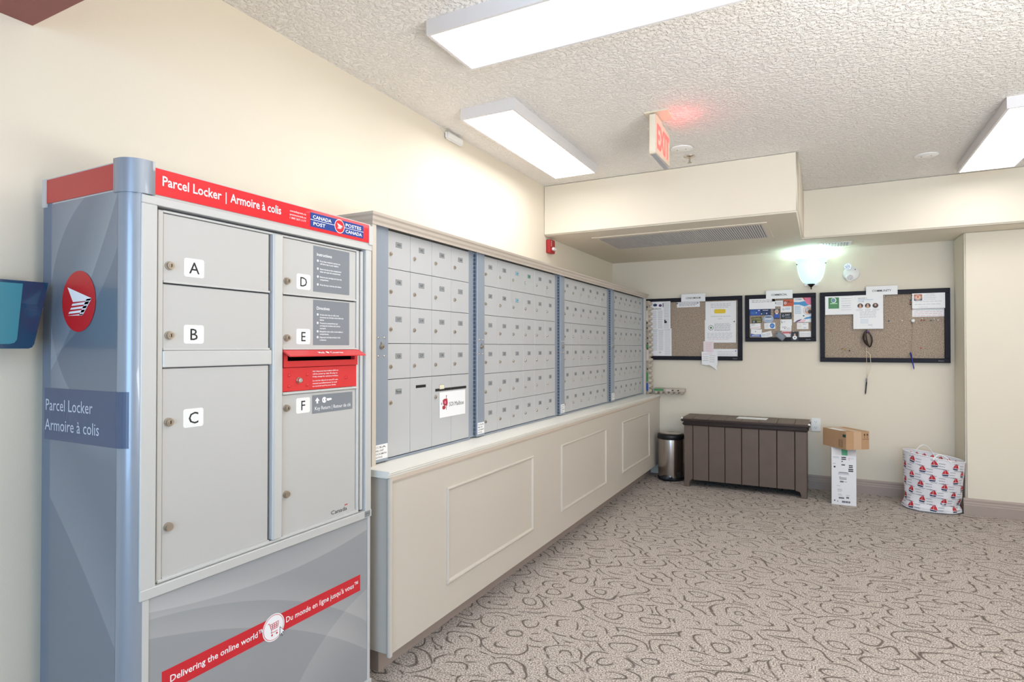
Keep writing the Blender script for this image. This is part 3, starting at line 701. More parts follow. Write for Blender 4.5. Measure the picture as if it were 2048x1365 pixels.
def header(txt, x0, z0, x1, z1, label):
    t = Thing('header_card', label, 'sign', ((x0 + x1) / 2, 5.602, z0))
    m = MB(); m.box(x0, x1, 5.6015, 5.603, z0, z1)
    t.part('card', m, M_paper); p = MB(); p.text(txt, FY(5.6010), (x0 + x1) / 2, z0 + (z1 - z0) * .36, .0165, (x1 - x0) * .60, 0, 'c', bold=.01); t.part('lettering', p, M_ink)
header('CONDOMINIUM', .672, 1.618, .888, 1.690, 'white header card reading CONDOMINIUM')
header('COMMERCIAL', 1.399, 1.618, 1.609, 1.691, 'white header card reading COMMERCIAL')
header('COMMUNITY', 2.150, 1.620, 2.366, 1.692, 'white header card reading COMMUNITY')

YB = 5.6225
def sheet(label, cat, a, b, lay, base, prints=(), rot=0, group=None, name='notice', shape=None):
    """a=(x,z) top left, b=(x,z) bottom right; prints in unit coordinates, v up"""
    x0, z1 = a; x1, z0 = b; w_, h_ = x1 - x0, z1 - z0; cx, cz = (x0 + x1) / 2, (z0 + z1) / 2; y = YB - .0012 * lay
    if z1 - .001 > 1.62 or z0 < 1.114 or lay >= 9: y = min(y, 5.603)
    t = Thing(name, label, cat, (cx, y, cz), group=group); t.o.rotation_euler = (0, math.radians(-rot), 0)
    m = MB()
    if shape == 'oval': m.prism([(w_ / 2 * math.cos(q), h_ / 2 * math.sin(q)) for q in [2 * PI * i / 28 for i in range(28)]], -.0009, 0, 1)
    elif shape: m.prism([((u - .5) * w_, (v - .5) * h_) for u, v in shape], -.0008, 0, 1)
    else: m.box(-w_ / 2, w_ / 2, -.0008, 0, -h_ / 2, h_ / 2)
    m.build('sheet', base, t.o)
    if prints:
        p = MB(); ms_ = []
        def mi(q):
            if q not in ms_: ms_.append(q)
            return ms_.index(q)
        for k, e in enumerate(prints):
            fr = FY(-.0010 - .00012 * (k % 12)); X = lambda u: (u - .5) * w_; Z = lambda v: (v - .5) * h_
            if e[0] == 'r': p.flat([(X(e[1]), Z(e[2])), (X(e[3]), Z(e[2])), (X(e[3]), Z(e[4])), (X(e[1]), Z(e[4]))], fr, mi(e[5]))
            elif e[0] == 'e': p.disc((X(e[1]), Z(e[2])), e[3] * w_, fr, mi(e[5]), 20, e[4] * h_)
            elif e[0] == 'p': p.flat([(X(u), Z(v)) for u, v in e[1]], fr, mi(e[2]))
            elif e[0] == 't': p.text(e[4], fr, X(e[1]), Z(e[2]), e[3] * h_, (e[6] * w_ if len(e) > 6 else None), mi(e[5]), bold=.01)
            elif e[0] == 'l':
                n = e[5]; rnd = random.Random(int(e[1] * 97 + e[2] * 31 + n))
                for i in range(n):
                    v = e[4] - (e[4] - e[2]) * (i / max(1, n - 1)); u = e[1]; end = e[3] - rnd.random() * .1 * (e[3] - e[1])
                    th = min(.0012, .32 * h_ * (e[4] - e[2]) / max(1, n))
                    while u < end:
                        q = min(end, u + (e[3] - e[1]) * (.06 + .12 * rnd.random())); p.flat([(X(u), Z(v) - th), (X(q), Z(v) - th), (X(q), Z(v) + th), (X(u), Z(v) + th)], fr, mi(e[6])); u = q + (e[3] - e[1]) * .03
        p.build('print', ms_, t.o)
    return t
# left board
sheet('upper printed newsletter page at the left end of the left board', 'notice', (0.3830,1.6290), (0.5720,1.3660), 1, M_paper,
      [('e', .24, .88, .1, .05, M_navy), ('e', .50, .86, .08, .05, M_purple), ('r', .62, .80, .66, .94, M_navy), ('t', .12, .72, .05, 'Bulletin', M_ink, .42), ('l', .12, .05, .32, .66, 17, M_grey_ink), ('l', .38, .05, .62, .66, 17, M_grey_ink), ('l', .68, .05, .95, .95, 22, M_grey_ink), ('r', .70, .22, .82, .30, M_ink), ('r', .70, .28, .76, .34, M_ink)])
sheet('lower printed newsletter page at the left end of the left board', 'notice', (0.3820,1.3750), (0.5780,1.1150), 2, M_paper,
      [('l', .12, .22, .32, .95, 20, M_grey_ink), ('l', .38, .22, .62, .92, 20, M_grey_ink), ('l', .68, .05, .95, .95, 26, M_light_ink), ('e', .45, .13, .045, .03, M_ink), ('e', .45, .13, .032, .022, M_paper)])
sheet('narrow white notice strip pinned under the CONDOMINIUM card', 'notice', (0.6290,1.6190), (0.8360,1.5690), 1, M_paper, [('l', .1, .3, .9, .72, 4, M_grey_ink)], rot=0.6)
sheet('white notice with a yellow highlighted block on the left board', 'notice', (0.8860,1.6140), (1.1510,1.4100), 1, M_paper,
      [('l', .18, .74, .82, .88, 3, M_grey_ink), ('p', [(.32, .46), (.63, .46), (.66, .50), (.66, .62), (.63, .65), (.32, .65), (.29, .62), (.29, .50)], M_yellow), ('l', .18, .31, .82, .33, 1, M_grey_ink), ('l', .42, .20, .56, .22, 1, M_grey_ink)])
sheet('white notice with a round green tree logo on the left board', 'notice', (0.8800,1.4450), (1.1490,1.2390), 2, M_paper,
      [('e', .20, .66, .085, .115, M_grey_ink), ('e', .20, .66, .07, .095, M_paper), ('e', .20, .66, .035, .05, M_green), ('l', .31, .55, .86, .83, 7, M_grey_ink), ('l', .31, .52, .8, .53, 1, M_ink), ('l', .08, .20, .9, .42, 5, M_light_ink), ('l', .1, .13, .8, .14, 1, M_redink)])
sheet('low wide white notice at the bottom right of the left board', 'notice', (0.9490,1.1820), (1.1610,1.1160), 1, M_paper, [('l', .2, .15, .85, .65, 4, M_light_ink)])
sheet('small pale pink note below the green logo notice', 'note', (0.8670,1.2520), (0.9570,1.1440), 3, mat('pink_paper', (238, 226, 230), .7), [('l', .25, .1, .85, .85, 6, M_pink)], name='note')
sheet('torn white handwritten note hanging over the left board frame', 'note', (0.8530,1.1570), (0.9930,0.9880), 9, M_paper, [('l', .1, .52, .45, .72, 3, M_grey_ink), ('l', .5, .45, .85, .78, 4, M_grey_ink), ('l', .1, .86, .7, .88, 1, M_pink)], name='note',
      shape=[(0, 1), (0.02, .28), (.12, .30), (.30, .27), (.5, .28), (.62, .22), (.72, .16), (.84, .10), (.92, 0), (.98, .02), (.93, .22), (1, .32), (1, .96), (.4, .98), (.3, 1)][::-1])
# middle board
BC = 'business cards on the middle board'
WC = M_paper
sheet('large white half sheet at the top left of the middle board', 'notice', (1.2620,1.6220), (1.4720,1.5320), 1, M_paper, [('l', .1, .66, .95, .86, 3, M_grey_ink)])
sheet('small yellow note behind the white half sheet', 'note', (1.4460,1.6270), (1.4730,1.5960), .4, M_warm, name='note')
sheet('white business card with a purple dot logo, top row', 'card', (1.4510,1.6020), (1.5320,1.5520), 2, WC, [('e', .22, .6, .12, .14, M_purple), ('e', .22, .5, .12, .1, M_light_ink), ('l', .45, .3, .9, .7, 4, M_light_ink)], group=BC, name='business_card')
sheet('orange business card with a round white emblem', 'card', (1.5340,1.6090), (1.6180,1.5520), 1, M_orange, [('e', .2, .5, .17, .3, M_brownprint), ('e', .2, .48, .13, .22, M_paper), ('e', .2, .48, .07, .12, M_orange), ('r', .45, .55, .92, .62, M_brownprint), ('r', .42, .68, .6, .8, M_brownprint)], group=BC, name='business_card')
sheet('tall pink and blue flyer with a round photo, right of the middle board', 'flyer', (1.6160,1.6210), (1.7560,1.4110), 2, M_paper,
      [('p', [(0, .83), (.3, .82), (.6, .86), (.7, .80), (.85, .70), (.6, .64), (.3, .72), (0, .72)], M_sky), ('p', [(.55, 1), (1, 1), (1, .70), (.82, .70), (.68, .78), (.6, .9)], M_pink), ('p', [(.50, 1), (.56, 1), (.63, .90), (.60, .88)], M_redink), ('e', .78, .47, .25, .18, M_purple), ('e', .78, .47, .235, .17, M_paper), ('e', .80, .47, .20, .145, M_skin), ('e', .88, .42, .1, .08, M_brownprint), ('e', .72, .50, .07, .06, M_silver),
       ('p', [(.52, .13), (.7, .2), (1, .24), (1, .16), (.75, .13)], M_sky), ('p', [(.05, 0), (.2, .08), (.45, .14), (.35, .06), (.15, 0)], M_purple), ('p', [(.2, 0), (.35, .05), (.45, .12), (.7, .1), (.55, 0)], mat('pale_pink_print', (240, 205, 215), .6)), ('l', .06, .36, .42, .66, 9, M_sky), ('t', .1, .91, .03, 'HOME', M_ink, .34), ('e', .55, .26, .05, .03, M_teal)], name='flyer')
sheet('white business card with a grey ring logo, under the orange card', 'card', (1.5140,1.5520), (1.6000,1.5000), 1, WC, [('e', .26, .45, .08, .16, M_navy), ('e', .26, .45, .055, .11, M_paper), ('l', .42, .45, .9, .7, 3, M_sky)], group=BC, name='business_card')
sheet('bright blue business card at the left edge of the middle board', 'card', (1.2650,1.5330), (1.3520,1.4770), 1, M_cobalt, [('r', .78, .72, .95, .85, M_paper), ('l', .1, .3, .6, .6, 3, M_sky), ('e', .62, .42, .05, .07, M_paper)], group=BC, name='business_card')
sheet('navy business card next to the bright blue one', 'card', (1.3530,1.5320), (1.4360,1.4770), 2, M_navy, [('r', .2, .76, .75, .84, M_paper), ('e', .1, .25, .05, .1, M_paper), ('e', .6, .3, .05, .12, M_paper), ('l', .2, .2, .5, .4, 2, M_sky)], group=BC, name='business_card')
sheet('upright business card with a portrait above a blue block', 'card', (1.4590,1.5300), (1.5070,1.4440), 2, mat('card_dark_grey', (60, 62, 72), .6), [('e', .5, .72, .35, .25, M_skin), ('r', .3, .88, .75, .96, M_silver), ('r', .05, .1, .95, .48, M_cobalt), ('p', [(.35, .48), (.7, .48), (.62, .6), (.42, .6)], M_paper)], group=BC, name='business_card')
sheet('black business card with white lettering', 'card', (1.5160,1.4950), (1.6000,1.4430), 1, M_black, [('e', .22, .5, .1, .2, M_silver), ('e', .22, .5, .06, .12, M_black), ('t', .42, .58, .18, 'BUILT', M_paper, .42), ('l', .4, .2, .9, .42, 2, M_silver)], group=BC, name='business_card')
sheet('tilted black and cream patterned card at the left of the middle board', 'card', (1.2810,1.4630), (1.3620,1.4110), 1, mat('forest_print', (50, 58, 48), .6), [('l', .05, .55, .95, .85, 3, M_warm), ('e', .2, .25, .12, .14, M_silver), ('l', .5, .15, .95, .35, 3, M_warm)], rot=4, group=BC, name='business_card')
sheet('round silver grey card in the left half of the middle board', 'card', (1.3720,1.4780), (1.4590,1.4100), 3, M_silver, [('l', .2, .45, .8, .6, 3, M_paper), ('e', .5, .75, .3, .1, mat('slate_print', (96, 110, 130), .5))], shape='oval', group=BC, name='business_card')
sheet('white card with a pale pink band, left edge below the patterned card', 'card', (1.2660,1.4070), (1.3530,1.3590), 1, WC, [('l', .15, .7, .5, .85, 2, M_grey_ink), ('p', [(0, .05), (1, .25), (1, .38), (0, .14)], mat('blush_print', (232, 190, 196), .6))], rot=2, group=BC, name='business_card')
sheet('white business card with a blue disc', 'card', (1.3830,1.4100), (1.4710,1.3580), 1, WC, [('e', .72, .5, .22, .42, mat('disc_blue', (52, 122, 200), .5)), ('l', .6, .4, .85, .58, 2, M_paper), ('l', .08, .2, .4, .7, 4, M_light_ink)], rot=2, group=BC, name='business_card')
sheet('white card with a black bracket mark, upper of two joined cards', 'card', (1.5130,1.4370), (1.6020,1.3840), 1, WC, [('r', .08, .5, .12, .85, M_ink), ('r', .08, .45, .18, .52, M_ink), ('t', .28, .55, .15, 'LP', M_grey_ink)], group=BC, name='business_card')
sheet('white card with small dark print, lower of two joined cards', 'card', (1.5100,1.3900), (1.5980,1.3400), 2, WC, [('t', .18, .5, .3, 'cm', M_grey_ink, .35), ('r', .38, .3, .46, .42, M_ink), ('l', .55, .2, .92, .5, 3, M_light_ink)], rot=-1.5, group=BC, name='business_card')
sheet('white card alone below the pink and blue flyer', 'card', (1.6410,1.4060), (1.7290,1.3520), 1, WC, [('l', .5, .72, .8, .8, 1, M_navy), ('p', [(.5, .25), (.7, .16), (.86, .32), (.7, .22)], M_navy), ('l', .08, .3, .42, .7, 4, mat('tan_ink', (214, 196, 178), .6))], group=BC, name='business_card')
sheet('white card with a blue wave at the bottom left corner', 'card', (1.2730,1.3560), (1.3620,1.2880), 1, WC, [('p', [(0, .42), (.4, .32), (1, .36), (1, .02), (0, .02)], M_cobalt), ('l', .1, .1, .9, .25, 3, M_paper), ('e', .42, .7, .05, .06, M_grey_ink)], rot=-2, group=BC, name='business_card')
sheet('tilted white card with teal lettering beside the blue wave card', 'card', (1.3560,1.3320), (1.4440,1.2830), 3, WC, [('l', .08, .4, .45, .6, 2, M_teal), ('l', .5, .3, .9, .7, 4, M_light_ink), ('e', .1, .8, .04, .05, M_sky)], rot=13, group=BC, name='business_card')
sheet('grey tag hanging slanted over the bottom frame of the middle board', 'tag', (1.4700,1.3230), (1.5530,1.2710), 9, mat('tag_grey', (120, 120, 122), .5), [('l', .2, .25, .9, .75, 5, M_silver), ('e', .08, .5, .04, .08, M_ink)], rot=-38, name='luggage_tag')
sheet('red and white business card at the bottom of the middle board', 'card', (1.5240,1.3380), (1.5960,1.2850), 1, WC, [('r', .05, .55, .95, .92, M_redink), ('l', .1, .65, .9, .85, 2, M_paper), ('l', .1, .2, .8, .4, 2, M_light_ink)], group=BC, name='business_card')
sheet('black photo card of a person in white, bottom of the middle board', 'card', (1.5960,1.3310), (1.6530,1.2530), 9, M_black, [('e', .5, .68, .12, .11, M_skin), ('e', .5, .35, .3, .22, M_paper), ('e', .5, .35, .07, .07, M_black), ('l', .15, .08, .85, .1, 1, M_light_ink)], name='photo_card')
sheet('white business card in the bottom right corner of the middle board', 'card', (1.6590,1.3340), (1.7490,1.2840), 1, WC, [('l', .1, .3, .9, .7, 3, M_light_ink)], rot=1, group=BC, name='business_card')
# right board
sheet('white notice with a green square logo on the right board', 'notice', (1.8550,1.6220), (2.0590,1.4680), 1, M_paper,
      [('r', .12, .33, .50, .93, M_green), ('e', .31, .78, .095, .14, M_paper), ('e', .30, .78, .075, .11, mat('logo_steel', (110, 150, 160), .6)), ('r', .18, .58, .44, .63, mat('logo_mint', (190, 225, 190), .6)), ('l', .14, .38, .48, .52, 3, mat('logo_mint2', (130, 185, 140), .6)), ('l', .58, .25, .95, .85, 6, M_light_ink), ('l', .62, .44, .9, .46, 1, M_grey_ink)])
sheet('white flyer with three round portraits on the right board', 'flyer', (2.0590,1.6230), (2.2680,1.3470), 2, M_paper,
      [('t', .17, .90, .02, 'IMAGINE A', M_ink, .30), ('t', .17, .85, .022, 'NEIGHBOURHOOD', M_sky, .50), ('t', .17, .80, .02, 'FUTURE', M_grey_ink, .2), ('l', .42, .805, .62, .81, 1, M_grey_ink)] +
      [q for cx_ in (.238, .49, .745) for q in (('e', cx_, .685, .096, .072, M_brownprint), ('e', cx_, .70, .035, .035, M_skin), ('e', cx_, .645, .055, .03, M_skin))] +
      [('l', .1, .545, .34, .575, 2, M_light_ink), ('l', .4, .545, .60, .575, 2, M_light_ink), ('l', .65, .545, .88, .575, 2, M_light_ink), ('l', .22, .34, .80, .51, 6, M_light_ink), ('l', .25, .17, .52, .28, 4, mat('pale_blue_ink', (160, 195, 225), .6)), ('t', .50, .105, .018, 'Active', M_navy, .14), ('l', .28, .11, .48, .112, 1, M_grey_ink)], name='flyer')
sheet('white notice with a bowl of food picture, upper right of the right board', 'notice', (2.4620,1.6220), (2.6750,1.5020), 1, M_paper,
      [('r', .06, .52, .31, .93, mat('dish_dark', (80, 84, 120), .6)), ('r', .06, .7, .31, .93, mat('dish_rust', (190, 110, 90), .6)), ('e', .18, .72, .11, .18, M_skin), ('e', .18, .74, .07, .1, mat('dish_cream', (235, 205, 180), .6)), ('e', .18, .76, .03, .05, M_redink), ('l', .42, .90, .70, .92, 1, M_grey_ink), ('l', .36, .6, .75, .82, 3, M_light_ink), ('l', .08, .27, .92, .46, 2, M_light_ink), ('l', .2, .07, .5, .09, 1, M_light_ink)])
sheet('low white notice with faint red lines under the food notice', 'notice', (2.4640,1.5010), (2.6750,1.4380), 1, M_paper, [('l', .12, .78, .88, .80, 1, M_grey_ink), ('l', .06, .15, .96, .6, 3, mat('faded_red_ink', (222, 150, 160), .7))])

# push pins
def pin(x, z, m, label, r=.0048, y=YB - .004, group=None, stand=.012):
    o = MB(); o.lathe((x, y, z), [(0.0012, .004), (.0012, -.003), (r, -.004), (r * .6, -.006), (r * .55, -stand), (r * .9, -stand - .002), (r * .8, -stand - .004), (0, -stand - .0045)], 10, 0, ax=(0, 1, 0), u0=(1, 0, 0))
    return solo('push_pin', o, m, label, 'push pin', (x, y, z), group)
def pins(lst):
    for x, z, m, label in lst: pin(x, z, m, label)
pins([(*( 0.5600,1.6130 ), M_black, 'black push pin at the top of the newsletter'), (*( 0.5590,1.3690 ), M_black, 'black push pin at the middle of the newsletter'),
      (*( 0.6350,1.6060 ), M_black, 'black push pin at the left end of the narrow strip'), (*( 0.8190,1.6060 ), M_black, 'black push pin at the right end of the narrow strip'),
      (*( 1.1360,1.4280 ), M_black, 'black push pin between the yellow and green logo notices'), (*( 1.1460,1.1640 ), M_cobalt, 'blue push pin on the low notice of the left board'),
      (*( 1.2700,1.6100 ), M_black, 'black push pin on the white half sheet'), (*( 1.6140,1.3300 ), M_white, 'white push pin on the black photo card'),
      (*( 2.0720,1.6050 ), M_black, 'black push pin at the top left of the portrait flyer'), (*( 2.0510,1.6050 ), M_green, 'small green push pin on the green logo notice'),
      (*( 2.2500,1.6000 ), M_green, 'small green push pin at the top right of the portrait flyer'), (*( 2.0650,1.3560 ), M_teal, 'teal push pin at the bottom left of the portrait flyer'),
      (*( 2.1900,1.3660 ), M_navy, 'navy push pin near the bottom of the portrait flyer'), (*( 2.2760,1.6090 ), M_white, 'white push pin right of the portrait flyer'),
      (*( 1.8930,1.3350 ), M_redink, 'red push pin alone under the green logo notice'), (*( 2.3070,1.4080 ), M_teal, 'teal push pin alone right of the portrait flyer'),
      (*( 2.6670,1.6090 ), M_redink, 'red push pin at the top right of the food notice'), (*( 2.4660,1.5030 ), M_redink, 'red push pin at the bottom left of the food notice'),
      (*( 2.6680,1.5060 ), M_redink, 'red push pin at the bottom right of the food notice'), (*( 2.4640,1.6060 ), M_black, 'black push pin at the top left of the food notice'),
      (*( 2.4540,1.5720 ), M_teal, 'dark green push pin left of the food notice'), (*( 2.4550,1.5550 ), M_orange, 'orange push pin left of the food notice'), (*( 2.4530,1.5380 ), M_brownprint, 'brown push pin left of the food notice'),
      (*( 2.3970,1.4090 ), M_white, 'small white push pin left of the big white round pin'), (*( 2.5280,1.4210 ), M_white, 'first small white push pin right of the big round pin'), (*( 2.5230,1.4110 ), M_redink, 'red push pin just right of the big round pin'),
      (*( 2.5430,1.4100 ), M_gold, 'gold push pin right of the big round pin'), (*( 2.5860,1.4070 ), M_teal, 'teal push pin in the row under the food notice'), (*( 2.6050,1.4190 ), M_white, 'white push pin beside the teal pin under the food notice'),
      (*( 2.6300,1.4090 ), M_white, 'rightmost white push pin under the food notice'), (*( 1.9810,1.1860 ), M_gold, 'left one of two gold push pins low on the right board'), (*( 2.0010,1.1780 ), M_gold, 'right one of two gold push pins low on the right board'),
      (*( 2.0310,1.1700 ), M_black, 'dark push pin beside the two gold ones'), (*( 2.5200,1.1910 ), M_redink, 'red push pin low at the right of the right board')])
bx, bz = 2.4680,1.4070
bp_ = MB(); bp_.lathe((bx, YB, bz), [(.003, 0), (.004, -.012), (.012, -.014), (.0135, -.020), (.010, -.026), (0, -.028)], 18, 0, ax=(0, 1, 0), u0=(1, 0, 0))
solo('round_pin', bp_, M_white, 'big white round knob pin on the right board', 'push pin', (bx, YB, bz))

# hanging loop, string, pens
lx, lz = 2.163, 1.268
lp = MB()
def arcpts(sgn, n=14):
    out = []
    for i in range(n + 1):
        t = i / n; out.append((lx + sgn * .024 * math.sin(PI * t) ** .8 + (t - .5) * .022, 5.598 - .012 * math.sin(PI * t), lz + .070 - .140 * t))
    return out
lp.tube(arcpts(-1), .005, 8, 0, [.004 + .012 * math.sin(PI * i / 14) for i in range(15)])
lp.tube(arcpts(1), .005, 8, 0, [.004 + .003 * math.sin(PI * i / 14) for i in range(15)])
LP = Thing('hanging_loop', 'dark glossy pointed oval loop hanging on the right board', 'loop', (lx, 5.6, lz))
LP.part('loop', lp, mat('dark_tortoise', (48, 36, 30), .2))
LP.part('bead', MB().lathe((lx - .004, 5.592, lz + .055), [(0, -.012), (.008, -.008), (.011, 0), (.008, .008), (0, .012)], 14), M_purple)
sx_ = 2.149
sn = MB(); sn.tube([(sx_, 5.597, 1.198), (sx_ + .001, 5.590, 1.10), (sx_ + .001, 5.590, 1.02), (sx_ + .004, 5.594, .955)], .0014, 6)
sn.tube([(sx_ + .001, 5.596, 1.165), (sx_ + .014, 5.594, 1.155), (sx_ + .026, 5.591, 1.138), (sx_ + .028, 5.590, 1.10), (sx_ + .031, 5.590, 1.06), (sx_ + .030, 5.592, 1.025), (sx_ + .018, 5.592, .985), (sx_ + .005, 5.594, .957)], .0022, 6)
solo('string', sn, mat('cream_string', (228, 214, 190), .8), 'cream string hanging in two strands below the dark loop', 'string', (sx_, 5.595, 1.198))
def pen(label, a, b, body, cap, tipm):
    a = Vector(a); b = Vector(b); d = b - a; t = Thing('pen', label, 'pen', tuple(a))
    t.part('barrel', MB().tube([a + d * .25, a + d * .9, b], .0045, 10, 0, [.0046, .0042, .0012]), body)
    t.part('cap', MB().tube([a, a + d * .03, a + d * .26], .005, 10, 0, [.003, .005, .005]), cap)
    t.part('clip', MB().tube([a + d * .03 + Vector((-.006, -.004, 0)), a + d * .2 + Vector((-.007, -.004, 0))], .0012, 6), tipm)
pen('black pen with a silver cap hanging from the cream string', (2.1535, 5.615, .950), (2.143, 5.620, .812), M_black, M_silver, M_chrome)
pen('blue pen hanging at the bottom frame of the right board', (2.449, 5.594, 1.157), (2.472, 5.598, 1.022), mat('pen_blue', (30, 50, 150), .3), mat('pen_cap_blue', (24, 40, 130), .3), M_cobalt)
th = MB(); th.tube([(bx, 5.606, bz - .004), (2.460, 5.604, 1.25), (2.452, 5.597, 1.155)], .0009, 5)
solo('thread', th, M_grey_ink, 'thin thread from the big white pin to the blue pen', 'string', (bx, 5.606, bz))

# ------------------------------------------------------------------ wall sconce
sc = Thing('wall_sconce', 'lit bell-shaped white glass wall sconce above the middle board', 'wall lamp', (1.752, 5.634, 1.70))
M_glass = mat('frosted_glass_lit', (205, 235, 228), 0.45, emis=((205, 245, 240), .62), coat=0.3)
prof = [(.010, 1.727), (.030, 1.731), (.060, 1.752), (.080, 1.785), (.094, 1.825), (.101, 1.865), (.104, 1.905), (.110, 1.928), (.126, 1.944), (.133, 1.948)]
sh = MB(); sh.lathe((1.752, 5.632, 0), prof, 36, 0, a0=PI, a1=2 * PI, squash=.78)
sh.lathe((1.752, 5.632, 0), [(r - .003, z) for r, z in prof][::-1], 36, 0, a0=PI, a1=2 * PI, squash=.78)
sc.part('glass_shade', sh, M_glass)
fn = MB(); fn.lathe((1.752, 5.585, 0), [(0, 1.684), (.003, 1.686), (.006, 1.694), (.003, 1.700), (.008, 1.706), (.022, 1.720), (.030, 1.727), (.028, 1.731), (0, 1.732)], 20)
sc.part('finial', fn, mat('dark_bronze', (34, 30, 30), .35, .5))
sc.part('back_plate', MB().box(1.70, 1.804, 5.624, 5.634, 1.72, 1.93), M_white)
for dx in (-.108, .108): sc.part('screw', MB().cyl((1.752 + dx, 5.612, 1.905), (0, -1, 0), .005, .012, 10), M_black)
bl = MB(); bl.lathe((1.752, 5.565, 1.855), [(0, -.03), (.018, -.022), (.026, 0), (.018, .024), (0, .032)], 16); sc.part('bulb', bl, mat('bulb_lit', (255, 255, 255), .5, emis=((200, 255, 250), 7)))
pl = bpy.data.lights.new('sconce_glow', 'POINT'); pl.energy = SCONCE_W; pl.color = (.62, .98, 1); pl.shadow_soft_size = .03
po = bpy.data.objects.new('sconce_glow', pl); COL.objects.link(po); po.location = (1.752, 5.565, 1.925)

# emergency light
el = Thing('emergency_light', 'white twin-head emergency light right of the sconce', 'light', (2.048, 5.634, 1.81))
el.part('base_plate', MB().lathe((2.048, 5.634, 1.808), [(.060, 0), (.060, -.014), (.055, -.020), (0, -.022)], 32, 0, ax=(0, 1, 0), u0=(1, 0, 0)), M_white)
s_ = MB()
for x, z in ((2.075, 1.838), (2.028, 1.789)): s_.cyl((x, 5.612, z), (0, -1, 0), .004, .002, 10)
el.part('screws', s_, M_black)
M_lens = mat('lamp_lens', (225, 225, 232), .15, .3)
for (x, z), d in (((2.022, 1.866), Vector((-.05, -1, -.15))), ((2.034, 1.772), Vector((.35, -1, -.2)))):
    d.normalize(); c = Vector((x, 5.614, z)) if z > 1.8 else Vector((x - .012, 5.614, z + .005))
    h = MB(); h.cyl(c, d, .018, .022, 20, 0, .027); h.cyl(c + d * .022, d, .027, .024, 20, 0, .029)
    hd_ = el.part('lamp_head', h, M_white)
    l = MB(); l.cyl(c + d * .0462, d, .024, .002, 20, 0)
    for k in range(7):
        a = 2 * PI * k / 6; u = d.orthogonal().normalized(); v = d.cross(u); rr_ = 0 if k == 6 else .014
        l.lathe(c + d * .048 + u * rr_ * math.cos(a) + v * rr_ * math.sin(a), [(.0065, 0), (.004, .003), (0, .004)], 8, 0, ax=tuple(d), u0=tuple(u))
    el.part('lens', l, M_lens, hd_)

# ------------------------------------------------------------------ exit sign
ex = Thing('exit_sign', 'ceiling-hung exit sign with glowing red letters', 'exit sign', (1.072, 3.13, ZC))
ex.part('canopy', MB().box(1.030, 1.150, 2.975, 3.118, ZC - .008, ZC), mat('sign_cream', (226, 216, 196), .45), bevel=.002, seg=1)
hs = MB(); hs.prism([(2.980, 2.386), (3.10, 2.386), (3.12, 2.372), (3.28, 2.372), (3.296, 2.360), (3.296, 2.205), (3.286, 2.195), (2.990, 2.184), (2.980, 2.192)], 1.055, 1.090, 0)
ex.part('housing', hs, MATS['sign_cream'], bevel=.003, seg=2)
le = MB(); le.text('EXIT', FX(1.0912), 3.006, 2.222, .120, .265, 0, bold=.03)
ex.part('letters', le, mat('exit_red', (255, 60, 60), .4, emis=((255, 70, 66), 2.2)))
un = MB(); un.box(1.060, 1.085, 2.995, 3.285, 2.1835, 2.1885); ex.part('lower_lens', un, mat('sign_lens_grey', (176, 176, 184), .3))
gl = bpy.data.lights.new('exit_glow', 'POINT'); gl.energy = .22; gl.color = (1, .12, .14); gl.shadow_soft_size = .02
go = bpy.data.objects.new('exit_glow', gl); COL.objects.link(go); go.location = (1.20, 3.09, 2.33)

# ceiling fittings
def cover(x, y, r, label):
    m = MB(); m.lathe((x, y, ZC), [(r, 0), (r, -.004), (r - .004, -.006), (0, -.007)], 32); 
    t = Thing('ceiling_cover', label, 'ceiling cover', (x, y, ZC)); t.part('plate', m, M_white)
    s = MB()
    for dx in (-.4, .4): s.cyl((x + dx * r, y, ZC - .006), (0, 0, -1), .003, .002, 8)
    t.part('screws', s, M_black)
cover(1.084, 3.628, .064, 'round white ceiling cover behind the exit sign')
cover(2.413, 4.465, .064, 'round white ceiling cover left of the far right ceiling light')
sp = Thing('sprinkler', 'small ceiling sprinkler head between exit sign and bulkhead', 'sprinkler', (1.099, 3.80, ZC))
sp.part('escutcheon', MB().lathe((1.099, 3.80, ZC), [(.034, 0), (.034, -.003), (.016, -.010), (0, -.010)], 24), M_chrome)
sp.part('stem', MB().cyl((1.099, 3.80, ZC - .01), (0, 0, -1), .006, .030, 10), M_chrome)
sp.part('deflector', MB().cyl((1.099, 3.80, ZC - .040), (0, 0, -1), .014, .002, 12), M_chrome2)
wb = Thing('wall_sensor', 'small white box fixed high on the left wall near the ceiling', 'sensor', (0, 2.77, 2.36))
wb.part('case', MB().box(0, .022, 2.690, 2.855, 2.344, 2.386), M_white, bevel=.006, seg=2)
wb.part('cable', MB().tube([(.006, 2.690, 2.375), (.006, 2.66, 2.388), (.004, 2.62, 2.392), (.004, 2.56, 2.397)], .0018, 6), M_white)
ho = Thing('fire_strobe', 'small red fire alarm strobe on the left wall under the bulkhead', 'alarm', (0, 4.09, 1.95))
ho.part('case', MB().box(0, .038, 4.040, 4.125, 1.905, 2.006), mat('alarm_red', (176, 40, 44), .35), bevel=.004, seg=2)
ho.part('strobe_lens', MB().box(.038, .060, 4.055, 4.110, 1.922, 1.948), mat('strobe_clear', (232, 222, 224), .2), bevel=.005, seg=2)
hw = MB(); hw.text('FIRE', (Vector((.0385, 4.048, 1.955)), Vector((0, 0, 1)), Vector((0, -1, 0))), 0.0, -.014, .011, .042, 0, bold=.01); ho.part('lettering', hw, M_wht)

